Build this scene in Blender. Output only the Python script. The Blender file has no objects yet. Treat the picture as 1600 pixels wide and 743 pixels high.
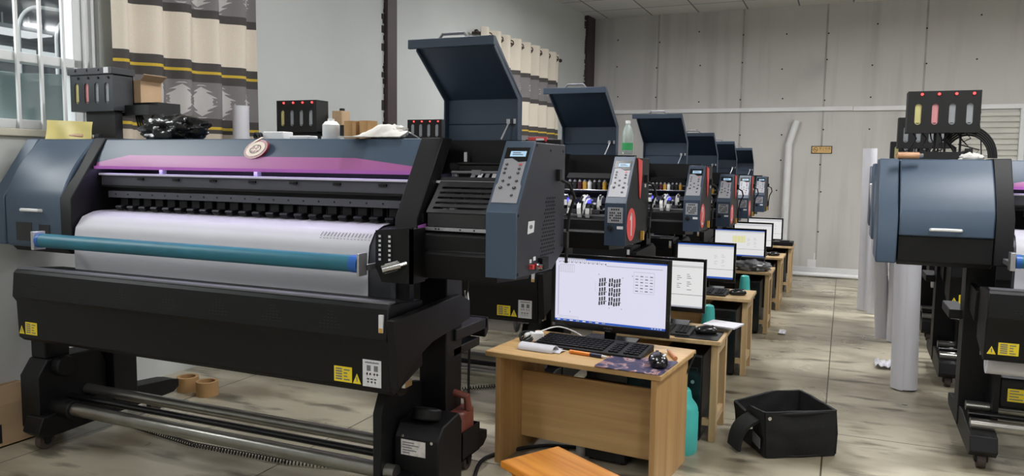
import bpy, bmesh, math, random
from mathutils import Vector, Matrix, noise
random.seed(7)
LIGHT_W = 37.0
EXPO = 0.0
S = bpy.context.scene
COL = S.collection
PI = math.pi
OFF = {}

# ---------------------------------------------------------------- materials
def lin(c):
    c = c / 255.0
    return c / 12.92 if c <= 0.04045 else ((c + 0.055) / 1.055) ** 2.4
def rgb(r, g, b): return (lin(r), lin(g), lin(b), 1.0)

def mat(name, c, rough=0.5, metal=0.0, var=0.08, scale=6.0, bump=0.0, bscale=60.0, trans=0.0, alpha=1.0, spec=0.5):
    m = bpy.data.materials.new(name); m.use_nodes = True
    nt = m.node_tree; N = nt.nodes; L = nt.links
    b = N['Principled BSDF']
    tc = N.new('ShaderNodeTexCoord')
    nz = N.new('ShaderNodeTexNoise'); nz.inputs['Scale'].default_value = scale; nz.inputs['Detail'].default_value = 4
    cr = N.new('ShaderNodeValToRGB')
    col = rgb(*c)
    cr.color_ramp.elements[0].position = 0.3; cr.color_ramp.elements[1].position = 0.7
    cr.color_ramp.elements[0].color = tuple(max(0, x * (1 - var)) for x in col[:3]) + (1,)
    cr.color_ramp.elements[1].color = tuple(min(1, x * (1 + var)) for x in col[:3]) + (1,)
    L.new(tc.outputs['Object'], nz.inputs['Vector']); L.new(nz.outputs['Fac'], cr.inputs['Fac'])
    L.new(cr.outputs['Color'], b.inputs['Base Color'])
    b.inputs['Roughness'].default_value = rough; b.inputs['Metallic'].default_value = metal
    b.inputs['Specular IOR Level'].default_value = spec
    if trans: b.inputs['Transmission Weight'].default_value = trans
    if alpha < 1: b.inputs['Alpha'].default_value = alpha
    if bump:
        n2 = N.new('ShaderNodeTexNoise'); n2.inputs['Scale'].default_value = bscale; n2.inputs['Detail'].default_value = 3
        bp = N.new('ShaderNodeBump'); bp.inputs['Strength'].default_value = bump; bp.inputs['Distance'].default_value = 0.01
        L.new(tc.outputs['Object'], n2.inputs['Vector']); L.new(n2.outputs['Fac'], bp.inputs['Height'])
        L.new(bp.outputs['Normal'], b.inputs['Normal'])
    return m

def emit(name, c, strength):
    m = bpy.data.materials.new(name); m.use_nodes = True
    nt = m.node_tree; b = nt.nodes['Principled BSDF']
    b.inputs['Base Color'].default_value = (0.02, 0.02, 0.02, 1)
    b.inputs['Emission Color'].default_value = rgb(*c)
    b.inputs['Emission Strength'].default_value = strength
    return m

def wood(name, c1, c2, axis='X', scale=1.0, rough=0.45):
    m = bpy.data.materials.new(name); m.use_nodes = True
    nt = m.node_tree; N = nt.nodes; L = nt.links; b = N['Principled BSDF']
    tc = N.new('ShaderNodeTexCoord'); mp = N.new('ShaderNodeMapping')
    s = {'X': (1.2, 22, 22), 'Y': (22, 1.2, 22), 'Z': (22, 22, 1.2)}[axis]
    mp.inputs['Scale'].default_value = tuple(v * scale for v in s)
    nz = N.new('ShaderNodeTexNoise'); nz.inputs['Scale'].default_value = 1.6; nz.inputs['Detail'].default_value = 6; nz.inputs['Distortion'].default_value = 0.6
    cr = N.new('ShaderNodeValToRGB'); cr.color_ramp.elements[0].position = 0.32; cr.color_ramp.elements[1].position = 0.68
    cr.color_ramp.elements[0].color = rgb(*c1); cr.color_ramp.elements[1].color = rgb(*c2)
    L.new(tc.outputs['Object'], mp.inputs['Vector']); L.new(mp.outputs['Vector'], nz.inputs['Vector'])
    L.new(nz.outputs['Fac'], cr.inputs['Fac']); L.new(cr.outputs['Color'], b.inputs['Base Color'])
    b.inputs['Roughness'].default_value = rough
    return m

def glassm(name, tint=(1, 1, 1), alpha=0.12, rough=0.05):
    m = bpy.data.materials.new(name); m.use_nodes = True
    nt = m.node_tree; N = nt.nodes; L = nt.links
    out = N['Material Output']; N.remove(N['Principled BSDF'])
    tr = N.new('ShaderNodeBsdfTransparent'); tr.inputs['Color'].default_value = tint + (1,)
    gl = N.new('ShaderNodeBsdfGlossy'); gl.inputs['Roughness'].default_value = rough
    mx = N.new('ShaderNodeMixShader'); mx.inputs['Fac'].default_value = alpha
    L.new(tr.outputs[0], mx.inputs[1]); L.new(gl.outputs[0], mx.inputs[2]); L.new(mx.outputs[0], out.inputs['Surface'])
    return m

M = {}
M['blue'] = mat('blue_powder_coat', (62, 79, 98), 0.4, 0.0, 0.05, 3)
M['blue_dark'] = mat('dark_blue_powder_coat', (46, 60, 78), 0.45, 0.0, 0.05, 3)
M['black'] = mat('black_powder_coat', (14, 14, 16), 0.5, 0.0, 0.12, 5, 0.05, 300, spec=0.3)
M['black_gloss'] = mat('black_gloss_plastic', (20, 20, 22), 0.2, 0.0, 0.05, 5)
M['black_matte'] = mat('black_matte_plastic', (13, 13, 14), 0.6, 0.0, 0.15, 8)
M['side'] = mat('charcoal_side_sheet', (44, 45, 52), 0.4, 0.0, 0.08, 4)
M['purple'] = mat('purple_stripe', (166, 92, 152), 0.4, 0.0, 0.05, 4)
M['purple_lip'] = mat('violet_acrylic_lip', (190, 110, 200), 0.25, 0.0, 0.05, 4)
M['alu'] = mat('brushed_aluminium', (190, 190, 196), 0.35, 0.85, 0.06, 20)
M['alu_led_lit'] = mat('led_lit_aluminium_edge', (226, 226, 232), 0.4, 0.2, 0.03, 20)  # LED glare on the rail's top edge, painted in as paler aluminium
M['chrome'] = mat('chrome', (205, 205, 208), 0.16, 1.0, 0.03, 8)
M['tube_steel'] = mat('worn_steel_tube', (150, 148, 142), 0.28, 0.9, 0.15, 10)
M['rail_grey'] = mat('anodised_rail', (84, 84, 92), 0.45, 0.3, 0.08, 8)
M['grey'] = mat('grey_metal', (120, 120, 126), 0.45, 0.4, 0.08, 8)
M['dgrey'] = mat('dark_grey_metal', (66, 66, 72), 0.45, 0.3, 0.1, 8)
M['silver'] = mat('silver_keypad_film', (150, 150, 155), 0.5, 0.0, 0.04, 10)
M['paper'] = mat('white_media_paper', (202, 201, 207), 0.6, 0.0, 0.02, 3)
M['teal_roll'] = mat('teal_rubber_sleeve', (32, 104, 124), 0.45, 0.0, 0.15, 7)
M['blue_ring'] = mat('blue_plastic_ring', (36, 92, 170), 0.35)
M['yellow'] = mat('yellow_sticker', (232, 208, 40), 0.5, 0, 0.04)
M['sticker'] = mat('white_sticker', (212, 212, 214), 0.5, 0, 0.03)
M['worn_sticker'] = mat('worn_white_sticker', (205, 200, 196), 0.6, 0, 0.25, 60)
M['ink'] = mat('printed_black', (22, 22, 26), 0.6, 0, 0.05)
M['ink_grey'] = mat('printed_grey', (110, 110, 116), 0.6, 0, 0.05)
M['red'] = mat('red_film', (208, 68, 66), 0.45, 0, 0.06)
M['red_dark'] = mat('dark_red_badge', (134, 40, 52), 0.3, 0, 0.06)
M['cream'] = mat('cream_enamel', (236, 218, 200), 0.4, 0, 0.05)
M['white'] = mat('white_plastic', (222, 222, 222), 0.4, 0, 0.03)
M['offwhite'] = mat('off_white_cloth', (208, 206, 200), 0.85, 0, 0.06, 12, 0.3, 40)
M['green'] = mat('green_label', (40, 140, 80), 0.5)
M['led_red'] = emit('red_led', (255, 60, 60), 4.0)
M['led_strip'] = emit('violet_white_led', (208, 188, 255), 22.0)
M['lcd'] = emit('lcd_blue_white', (176, 214, 240), 0.9)
M['blue_led'] = emit('blue_led', (60, 60, 255), 3.0)
M['red_switch'] = emit('red_rocker_glow', (230, 40, 40), 0.9)
M['kraft'] = mat('kraft_paper', (176, 138, 92), 0.8, 0, 0.1, 10)
M['carton'] = mat('corrugated_carton', (178, 150, 118), 0.85, 0, 0.1, 8)
M['bin_black'] = mat('black_bin_bag', (16, 16, 17), 0.22, 0, 0.1, 8, 0.5, 25)
M['yellow_sheet'] = mat('yellow_film_sheet', (226, 208, 128), 0.4, 0, 0.12, 6)
M['rubber'] = mat('black_rubber', (22, 22, 22), 0.75, 0, 0.1)
M['wheel'] = mat('caster_tyre', (70, 58, 54), 0.6, 0, 0.1)
M['jerry'] = mat('brown_red_jerrycan', (112, 58, 48), 0.35, 0, 0.15, 8)
M['nylon'] = mat('black_nylon', (9, 10, 11), 0.85, 0, 0.2, 14, 0.15, 160)
M['bag_spec'] = None
M['nylon_in'] = mat('black_bag_lining', (14, 14, 15), 0.6, 0, 0.2, 10)
M['tealplastic'] = mat('teal_plastic', (72, 182, 176), 0.35, 0, 0.05)
M['orange_wood'] = wood('orange_varnished_wood', (206, 124, 30), (236, 160, 62), 'X', 0.8, 0.3)
M['desk'] = wood('beech_laminate', (178, 140, 90), (206, 170, 116), 'X', 0.6)
M['desk_v'] = wood('beech_laminate_upright', (168, 128, 80), (196, 158, 106), 'Z', 0.6)
M['desk_pale'] = wood('pale_raw_wood', (176, 146, 104), (206, 178, 136), 'Y', 0.6)
M['desk_pale_v'] = wood('pale_raw_wood_upright', (172, 140, 98), (204, 176, 132), 'Z', 0.6)
M['screen_w'] = emit('lit_screen_white', (226, 224, 244), 0.92)
M['screen_l'] = emit('lit_screen_paper_white', (238, 238, 238), 0.85)
M['scr_blue'] = emit('lit_screen_blue', (44, 92, 190), 0.9)
M['scr_dark'] = emit('lit_screen_dark', (50, 50, 58), 0.8)
M['scr_grey'] = emit('lit_screen_grey', (176, 178, 190), 0.85)
M['scr_yel'] = emit('lit_screen_yellow', (236, 226, 60), 0.9)
M['scr_pale'] = emit('lit_screen_pale_yellow', (236, 232, 180), 0.85)
M['mousepad'] = None
M['orange'] = mat('orange_plastic', (230, 140, 60), 0.35)
M['brown'] = mat('dark_brown_steel', (58, 44, 44), 0.55, 0, 0.12, 6)
M['window_y'] = mat('yellow_ink_window', (210, 202, 140), 0.3)
M['window_r'] = mat('pink_ink_window', (222, 150, 154), 0.3)
M['window_g'] = mat('grey_ink_window', (156, 160, 164), 0.3)
M['pcb'] = mat('ribbon_grey', (226, 226, 226), 0.5)
M['case_grey'] = mat('graphite_ink_case', (50, 52, 56), 0.4, 0, 0.08)
M['cover_grey'] = mat('graphite_cover', (40, 40, 43), 0.5, 0, 0.08)
M['ochre'] = mat('ochre_ink', (196, 150, 60), 0.4)
M['maroon'] = mat('maroon_ink', (80, 36, 44), 0.4)
M['pet'] = mat('clear_pet', (210, 222, 216), 0.12, 0, 0.02, 5, trans=0.6)
M['wood_handle'] = wood('pale_wood_handle', (176, 130, 96), (204, 160, 122), 'X', 1.5)

# ---------------------------------------------------------------- mesh builder
class MB:
    def __init__(s, xf=None): s.v = []; s.f = []; s.m = []; s.xf = xf
    def add(s, vs, fs, mi=0):
        o = len(s.v); s.v += [tuple(p) for p in vs]
        for f in fs: s.f.append(tuple(i + o for i in f)); s.m.append(mi)
        return s
    def box(s, x0, x1, y0, y1, z0, z1, mi=0):
        vs = [(x, y, z) for z in (z0, z1) for y in (y0, y1) for x in (x0, x1)]
        return s.add(vs, [(0, 2, 3, 1), (4, 5, 7, 6), (0, 1, 5, 4), (2, 6, 7, 3), (0, 4, 6, 2), (1, 3, 7, 5)], mi)
    def bar(s, p0, p1, w, h, up=(0, 0, 1), mi=0):
        a, b = Vector(p0), Vector(p1); d = (b - a).normalized(); u = Vector(up)
        sd = d.cross(u).normalized(); u = sd.cross(d).normalized()
        vs = []
        for p in (a, b):
            for i, j in ((-1, -1), (1, -1), (1, 1), (-1, 1)): vs.append(p + sd * (i * w / 2) + u * (j * h / 2))
        return s.add(vs, [(3, 2, 1, 0), (4, 5, 6, 7), (0, 1, 5, 4), (1, 2, 6, 5), (2, 3, 7, 6), (3, 0, 4, 7)], mi)
    def prism(s, poly, axis, a0, a1, mi=0):
        n = len(poly)
        def mk(p, a):
            return {'x': (a, p[0], p[1]), 'y': (p[0], a, p[1]), 'z': (p[0], p[1], a)}[axis]
        vs = [mk(p, a0) for p in poly] + [mk(p, a1) for p in poly]
        fs = [tuple(range(n))[::-1], tuple(range(n, 2 * n))] + [(i, (i + 1) % n, n + (i + 1) % n, n + i) for i in range(n)]
        return s.add(vs, fs, mi)
    def cyl(s, p0, p1, r, n=14, r1=None, mi=0, caps=True):
        a, b = Vector(p0), Vector(p1); d = (b - a).normalized(); r1 = r if r1 is None else r1
        u = d.orthogonal().normalized(); w = d.cross(u)
        vs = []
        for p, rr in ((a, r), (b, r1)):
            for i in range(n):
                t = 2 * PI * i / n; vs.append(p + (u * math.cos(t) + w * math.sin(t)) * rr)
        fs = [(i, (i + 1) % n, n + (i + 1) % n, n + i) for i in range(n)]
        if caps: fs += [tuple(range(n))[::-1], tuple(range(n, 2 * n))]
        return s.add(vs, fs, mi)
    def pipe(s, p0, p1, ro, ri, n=24, mi=0):
        a, b = Vector(p0), Vector(p1); d = (b - a).normalized()
        u = d.orthogonal().normalized(); w = d.cross(u); vs = []
        for p, rr in ((a, ro), (b, ro), (b, ri), (a, ri)):
            for i in range(n):
                t = 2 * PI * i / n; vs.append(p + (u * math.cos(t) + w * math.sin(t)) * rr)
        fs = []
        for k in range(4):
            k2 = (k + 1) % 4
            fs += [(k * n + i, k * n + (i + 1) % n, k2 * n + (i + 1) % n, k2 * n + i) for i in range(n)]
        return s.add(vs, fs, mi)
    def tube(s, pts, r, n=7, mi=0):
        P = [Vector(p) for p in pts]; vs = []; u = None
        for k, p in enumerate(P):
            d = (P[min(k + 1, len(P) - 1)] - P[max(k - 1, 0)]).normalized()
            u = d.orthogonal().normalized() if u is None else (u - d * u.dot(d)).normalized()
            w = d.cross(u)
            for i in range(n):
                t = 2 * PI * i / n; vs.append(p + (u * math.cos(t) + w * math.sin(t)) * r)
        fs = [(k * n + i, k * n + (i + 1) % n, (k + 1) * n + (i + 1) % n, (k + 1) * n + i) for k in range(len(P) - 1) for i in range(n)]
        fs += [tuple(range(n))[::-1], tuple(range((len(P) - 1) * n, len(P) * n))]
        return s.add(vs, fs, mi)
    def lathe(s, prof, c, n=20, mi=0, axis=None):
        c = Vector(c); d = Vector(axis or (0, 0, 1)).normalized(); u = d.orthogonal().normalized(); w = d.cross(u); vs = []
        for r, z in prof:
            for i in range(n):
                t = 2 * PI * i / n; vs.append(c + d * z + (u * math.cos(t) + w * math.sin(t)) * r)
        k = len(prof)
        fs = [(j * n + i, j * n + (i + 1) % n, (j + 1) * n + (i + 1) % n, (j + 1) * n + i) for j in range(k - 1) for i in range(n)]
        fs += [tuple(range(n))[::-1], tuple(range((k - 1) * n, k * n))]
        return s.add(vs, fs, mi)
    def blob(s, c, r, nu=20, nv=12, amp=0.0, fr=3.0, seed=0, mi=0, flat=None):
        c = Vector(c); vs = []; 
        for j in range(nv + 1):
            ph = PI * j / nv
            for i in range(nu):
                t = 2 * PI * i / nu
                d = Vector((math.sin(ph) * math.cos(t), math.sin(ph) * math.sin(t), math.cos(ph)))
                k = 1 + amp * noise.noise(d * fr + Vector((seed, seed * 2.3, 0)))
                p = c + Vector((d.x * r[0], d.y * r[1], d.z * r[2])) * k
                if flat is not None and p.z < flat: p.z = flat
                vs.append(p)
        fs = [(j * nu + i, (j + 1) * nu + i, (j + 1) * nu + (i + 1) % nu, j * nu + (i + 1) % nu) for j in range(nv) for i in range(nu)]
        return s.add(vs, fs, mi)
    def disc(s, c, u, v, n=20, mi=0, th=0.001):
        c, u, v = Vector(c), Vector(u), Vector(v); nn = u.cross(v).normalized() * th
        ring = [c + u * math.cos(2 * PI * i / n) + v * math.sin(2 * PI * i / n) for i in range(n)]
        vs = [p for p in ring] + [p + nn for p in ring]
        fs = [tuple(range(n))[::-1], tuple(range(n, 2 * n))] + [(i, (i + 1) % n, n + (i + 1) % n, n + i) for i in range(n)]
        return s.add(vs, fs, mi)
    def quad(s, o, u, v, a0, a1, b0, b1, mi=0, th=0.0006, lift=0.0):
        """thin slab on the plane o + a*u + b*v, th thick along u x v"""
        o, u, v = Vector(o), Vector(u), Vector(v); nn = u.cross(v).normalized()
        vs = []
        for k in (lift, lift + th):
            for a, b in ((a0, b0), (a1, b0), (a1, b1), (a0, b1)): vs.append(o + u * a + v * b + nn * k)
        return s.add(vs, [(3, 2, 1, 0), (4, 5, 6, 7), (0, 1, 5, 4), (1, 2, 6, 5), (2, 3, 7, 6), (3, 0, 4, 7)], mi)
    def poly(s, pts, nrm, th, mi=0):
        P = [Vector(p) for p in pts]; nn = Vector(nrm).normalized() * th; n = len(P)
        vs = P + [p + nn for p in P]
        return s.add(vs, [tuple(range(n))[::-1], tuple(range(n, 2 * n))] + [(i, (i + 1) % n, n + (i + 1) % n, n + i) for i in range(n)], mi)
    def sheet(s, fn, nu, nv, th=0.0015, mi=0):
        """surface fn(i/nu, j/nv) -> point, given a real thickness"""
        g = [[Vector(fn(i / nu, j / nv)) for i in range(nu + 1)] for j in range(nv + 1)]
        top = []; bot = []
        for j in range(nv + 1):
            for i in range(nu + 1):
                a = g[j][min(i + 1, nu)] - g[j][max(i - 1, 0)]; b = g[min(j + 1, nv)][i] - g[max(j - 1, 0)][i]
                nn = a.cross(b); nn = nn.normalized() if nn.length > 1e-12 else Vector((0, 0, 1))
                top.append(g[j][i] + nn * th / 2); bot.append(g[j][i] - nn * th / 2)
        W = nu + 1; n = len(top); fs = []
        for j in range(nv):
            for i in range(nu):
                q = (j * W + i, j * W + i + 1, (j + 1) * W + i + 1, (j + 1) * W + i)
                fs.append(q); fs.append(tuple(n + k for k in q[::-1]))
        edge = [i for i in range(nu + 1)] + [j * W + nu for j in range(1, nv + 1)] + [nv * W + i for i in range(nu - 1, -1, -1)] + [j * W for j in range(nv - 1, 0, -1)]
        for k in range(len(edge)):
            a, b = edge[k], edge[(k + 1) % len(edge)]; fs.append((b, a, n + a, n + b))
        return s.add(top + bot, fs, mi)
    def text(s, string, o, u, v, h, mi=0, th=0.0006, align='l', lift=0.0):
        vs, fs, w = glyphs(string)
        o, u, v = Vector(o), Vector(u).normalized(), Vector(v).normalized(); nn = u.cross(v).normalized()
        dx = {'l': 0, 'c': -w / 2, 'r': -w}[align]
        n = len(vs)
        P = [o + u * ((x + dx) * h) + v * (y * h) + nn * (lift + th) for x, y in vs]
        return s.add(P, fs, mi)
    def build(s, name, mats, parent=None, bevel=0.0, angle=35, seg=2):
        if not isinstance(mats, (list, tuple)): mats = [mats]
        off = OFF.get(parent.name, Vector()) if parent else Vector()
        P = [s.xf(p) if s.xf else Vector(p) for p in s.v]
        me = bpy.data.meshes.new(name)
        me.from_pydata([Vector(p) - off for p in P], [], s.f)
        for m in mats: me.materials.append(m)
        me.polygons.foreach_set('material_index', s.m)
        bm = bmesh.new(); bm.from_mesh(me); bmesh.ops.recalc_face_normals(bm, faces=bm.faces); bm.to_mesh(me); bm.free()
        me.shade_smooth(); me.set_sharp_from_angle(angle=math.radians(angle))
        o = bpy.data.objects.new(name, me); COL.objects.link(o)
        if parent: o.parent = parent; OFF[o.name] = off
        if bevel:
            b = o.modifiers.new('bevel', 'BEVEL'); b.width = bevel; b.segments = seg; b.limit_method = 'ANGLE'; b.angle_limit = math.radians(40); b.harden_normals = False
        return o

_G = {}
def glyphs(t):
    if t in _G: return _G[t]
    c = bpy.data.curves.new('glyphs', 'FONT'); c.body = t; c.size = 1.0; c.resolution_u = 2
    o = bpy.data.objects.new('glyphs', c); COL.objects.link(o)
    dg = bpy.context.evaluated_depsgraph_get(); dg.update()
    me = bpy.data.meshes.new_from_object(o.evaluated_get(dg))
    vs = [(v.co.x, v.co.y) for v in me.vertices]; fs = [tuple(p.vertices) for p in me.polygons]
    w = max([v[0] for v in vs], default=0)
    bpy.data.objects.remove(o); bpy.data.curves.remove(c); bpy.data.meshes.remove(me)
    _G[t] = (vs, fs, w); return _G[t]

def tag(o, label, cat, group=None, kind=None):
    o['label'] = label; o['category'] = cat
    if group: o['group'] = group
    if kind: o['kind'] = kind
    return o
def struct(o): o['kind'] = 'structure'; return o
def thing(name, loc, label, cat, group=None):
    o = bpy.data.objects.new(name, None); COL.objects.link(o); o.location = loc; o.empty_display_size = 0.1
    OFF[o.name] = Vector(loc)
    return tag(o, label, cat, group)
def dup(src, loc, label=None, group=None, rotz=None, scale=None):
    r = src.copy(); COL.objects.link(r); r.location = loc
    if label: r['label'] = label
    if group: r['group'] = group
    if rotz is not None: r.rotation_euler = (0, 0, rotz)
    if scale: r.scale = scale
    def rec(a, b):
        for ch in list(a.children):
            c = ch.copy(); COL.objects.link(c); c.parent = b; rec(ch, c)
    rec(src, r); return r
# ---------------------------------------------------------------- room
def wx(u, y, z): return Vector((-3.599 + 0.0395 * y + u, y, z))       # left wall frame: u metres into the room
WXF = lambda p: wx(p[0], p[1], p[2])
CEIL = 3.19; YB = 10.1

def floor_mat():
    m = bpy.data.materials.new('stained_concrete_slabs'); m.use_nodes = True
    nt = m.node_tree; N = nt.nodes; L = nt.links; b = N['Principled BSDF']
    tc = N.new('ShaderNodeTexCoord')
    def ns(scale, sx, sy, det=5, dist=0.0):
        mp = N.new('ShaderNodeMapping'); mp.inputs['Scale'].default_value = (sx, sy, 1)
        n = N.new('ShaderNodeTexNoise'); n.inputs['Scale'].default_value = scale; n.inputs['Detail'].default_value = det; n.inputs['Distortion'].default_value = dist
        L.new(tc.outputs['Object'], mp.inputs['Vector']); L.new(mp.outputs['Vector'], n.inputs['Vector']); return n
    def ramp(src, p0, p1, c0, c1):
        r = N.new('ShaderNodeValToRGB'); r.color_ramp.elements[0].position = p0; r.color_ramp.elements[1].position = p1
        r.color_ramp.elements[0].color = c0; r.color_ramp.elements[1].color = c1
        L.new(src, r.inputs['Fac']); return r
    def mul(a, b_, f=1.0):
        x = N.new('ShaderNodeMix'); x.data_type = 'RGBA'; x.blend_type = 'MULTIPLY'; x.inputs['Factor'].default_value = f
        L.new(a, x.inputs['A']); L.new(b_, x.inputs['B']); return x.outputs['Result']
    big = ramp(ns(0.9, 1, 1).outputs['Fac'], 0.35, 0.68, rgb(164, 157, 138), rgb(200, 192, 170))
    streak = ramp(ns(1.3, 1.0, 1.9, 4, 0.0).outputs['Fac'], 0.36, 0.55, rgb(168, 162, 154), rgb(255, 255, 255))
    fine = ramp(ns(3.2, 0.8, 2.6, 15, 0.0).outputs['Fac'], 0.34, 0.45, rgb(104, 99, 92), rgb(255, 255, 255))
    # each slab shifts a little in tone
    mp = N.new('ShaderNodeMapping'); mp.inputs['Location'].default_value = (0.03 + 1.0, 0.25, 0)
    L.new(tc.outputs['Object'], mp.inputs['Vector'])
    br = N.new('ShaderNodeTexBrick'); br.offset = 0.0
    br.inputs['Scale'].default_value = 1.0; br.inputs['Brick Width'].default_value = 1.0; br.inputs['Row Height'].default_value = 1.0
    br.inputs['Mortar Size'].default_value = 0.004; br.inputs['Mortar Smooth'].default_value = 0.3
    br.inputs['Color1'].default_value = (1, 1, 1, 1); br.inputs['Color2'].default_value = (0.84, 0.83, 0.81, 1); br.inputs['Mortar'].default_value = (0.2, 0.18, 0.15, 1)
    L.new(mp.outputs['Vector'], br.inputs['Vector'])
    c = mul(mul(mul(big.outputs['Color'], streak.outputs['Color'], 0.9), fine.outputs['Color'], 0.7), br.outputs['Color'])
    L.new(c, b.inputs['Base Color'])
    rr = ramp(ns(2.0, 1, 1).outputs['Fac'], 0.3, 0.7, (0.22, 0.22, 0.22, 1), (0.42, 0.42, 0.42, 1)); L.new(rr.outputs['Color'], b.inputs['Roughness'])
    bp = N.new('ShaderNodeBump'); bp.inputs['Strength'].default_value = 0.15; bp.inputs['Distance'].default_value = 0.004
    L.new(br.outputs['Fac'], bp.inputs['Height']); bp.invert = True; L.new(bp.outputs['Normal'], b.inputs['Normal'])
    return m

def plaster_mat(name, c, streaks=0.0, seams=None):
    m = bpy.data.materials.new(name); m.use_nodes = True
    nt = m.node_tree; N = nt.nodes; L = nt.links; b = N['Principled BSDF']
    tc = N.new('ShaderNodeTexCoord')
    n1 = N.new('ShaderNodeTexNoise'); n1.inputs['Scale'].default_value = 1.1; n1.inputs['Detail'].default_value = 6
    L.new(tc.outputs['Object'], n1.inputs['Vector'])
    r1 = N.new('ShaderNodeValToRGB'); col = rgb(*c)
    r1.color_ramp.elements[0].position = 0.3; r1.color_ramp.elements[1].position = 0.7
    r1.color_ramp.elements[0].color = tuple(x * 0.93 for x in col[:3]) + (1,); r1.color_ramp.elements[1].color = tuple(x * 1.05 for x in col[:3]) + (1,)
    L.new(n1.outputs['Fac'], r1.inputs['Fac']); out = r1.outputs['Color']
    if streaks:
        mp = N.new('ShaderNodeMapping'); mp.inputs['Scale'].default_value = (5, 5, 0.35)
        n2 = N.new('ShaderNodeTexNoise'); n2.inputs['Scale'].default_value = 1.3; n2.inputs['Detail'].default_value = 7
        L.new(tc.outputs['Object'], mp.inputs['Vector']); L.new(mp.outputs['Vector'], n2.inputs['Vector'])
        r2 = N.new('ShaderNodeValToRGB'); r2.color_ramp.elements[0].position = 0.3; r2.color_ramp.elements[1].position = 0.5
        r2.color_ramp.elements[0].color = (1 - streaks, 1 - streaks, 1 - streaks, 1)
        L.new(n2.outputs['Fac'], r2.inputs['Fac'])
        mx = N.new('ShaderNodeMix'); mx.data_type = 'RGBA'; mx.blend_type = 'MULTIPLY'; mx.inputs['Factor'].default_value = 1
        L.new(out, mx.inputs['A']); L.new(r2.outputs['Color'], mx.inputs['B']); out = mx.outputs['Result']
    L.new(out, b.inputs['Base Color']); b.inputs['Roughness'].default_value = 0.7
    bp = N.new('ShaderNodeBump'); bp.inputs['Strength'].default_value = 0.08; n3 = N.new('ShaderNodeTexNoise'); n3.inputs['Scale'].default_value = 90
    L.new(tc.outputs['Object'], n3.inputs['Vector']); L.new(n3.outputs['Fac'], bp.inputs['Height']); L.new(bp.outputs['Normal'], b.inputs['Normal'])
    return m

def ceil_mat():
    m = bpy.data.materials.new('suspended_ceiling_tiles'); m.use_nodes = True
    nt = m.node_tree; N = nt.nodes; L = nt.links; b = N['Principled BSDF']
    tc = N.new('ShaderNodeTexCoord'); br = N.new('ShaderNodeTexBrick'); br.offset = 0
    for k, v in (('Scale', 1.0), ('Brick Width', 0.6), ('Row Height', 0.6), ('Mortar Size', 0.009)): br.inputs[k].default_value = v
    br.inputs['Color1'].default_value = rgb(228, 226, 223); br.inputs['Color2'].default_value = rgb(218, 216, 213); br.inputs['Mortar'].default_value = rgb(128, 128, 128)
    L.new(tc.outputs['Object'], br.inputs['Vector']); L.new(br.outputs['Color'], b.inputs['Base Color']); b.inputs['Roughness'].default_value = 0.8
    bp = N.new('ShaderNodeBump'); bp.inputs['Strength'].default_value = 0.5; bp.inputs['Distance'].default_value = 0.01
    L.new(br.outputs['Fac'], bp.inputs['Height']); L.new(bp.outputs['Normal'], b.inputs['Normal'])
    return m

M['floor'] = floor_mat(); M['ceil'] = ceil_mat()
M['wall_l'] = plaster_mat('white_painted_plaster', (190, 193, 190))
M['wall_b'] = plaster_mat('grey_board_panels', (197, 194, 190), 0.16)
M['seam'] = mat('grey_seam_filler', (164, 160, 156), 0.8, 0, 0.15, 4)
M['peel'] = mat('peeled_plaster_edge', (48, 44, 42), 0.9, 0, 0.3, 30)

struct(MB().box(-3.9, 4.2, -2.6, YB + 0.3, -0.12, 0).build('floor', M['floor']))
struct(MB().box(-3.9, 4.2, -2.6, YB + 0.3, CEIL, CEIL + 0.1).build('ceiling', M['ceil']))
struct(MB().box(-3.9, 4.2, YB, YB + 0.2, -0.05, CEIL + 0.05).build('wall_back', M['wall_b']))
struct(MB().box(3.9, 4.1, -2.5, YB, -0.05, CEIL + 0.05).build('wall_right', M['wall_l']))
struct(MB().box(-3.9, 4.2, -2.6, -2.45, -0.05, CEIL + 0.05).build('wall_front', M['wall_l']))
# left wall with the window opening (y 1.35..2.80, z 1.345..2.75)
WY0, WY1, WZ0, WZ1 = 1.25, 2.80, 1.345, 2.75
w = MB(WXF)
w.box(-0.2, 0, -2.5, WY0, -0.05, CEIL + .02); w.box(-0.2, 0, WY1, YB + 0.1, -0.05, CEIL + .02)
w.box(-0.2, 0, WY0, WY1, -0.05, WZ0); w.box(-0.2, 0, WY0, WY1, WZ1, CEIL + .02)
struct(w.build('wall_left', M['wall_l']))

# window: frame, security bars, glass, sill
M['frame_w'] = mat('white_window_frame', (214, 216, 216), 0.35, 0, 0.03)
f = MB(WXF)
for y0, y1 in ((WY0, WY0 + .05), (2.68, 2.735), (WY1 - .05, WY1)): f.box(-0.12, -0.03, y0, y1, WZ0, WZ1)
for z0, z1 in ((WZ0, WZ0 + .045), (1.655, 1.70), (WZ1 - .05, WZ1)): f.box(-0.12, -0.03, WY0, WY1, z0, z1)
wf = struct(f.build('window_1', M['frame_w'], bevel=0.004))
f = MB(WXF)
for k in range(12):
    y = 2.73 - 0.112 * k
    if y > WY0 + .05: f.box(-0.024, -0.010, y - .0065, y + .0065, WZ0, WZ1)
f.box(-0.03, -0.008, 2.765, 2.78, WZ0, WZ1)
f.build('security_bar', M['frame_w'], wf)
MB(WXF).box(-0.09, -0.084, WY0 + .02, WY1 - .02, WZ0 + .02, WZ1 - .02).build('pane', glassm('window_glass', (0.95, 0.97, 0.97), 0.035), wf)
MB(WXF).box(-0.18, 0.02, WY0 - .04, WY1 + .03, WZ0 - .035, WZ0).build('sill', mat('pale_stone_sill', (196, 192, 176), 0.6, 0, 0.1), wf, bevel=0.004)

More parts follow.
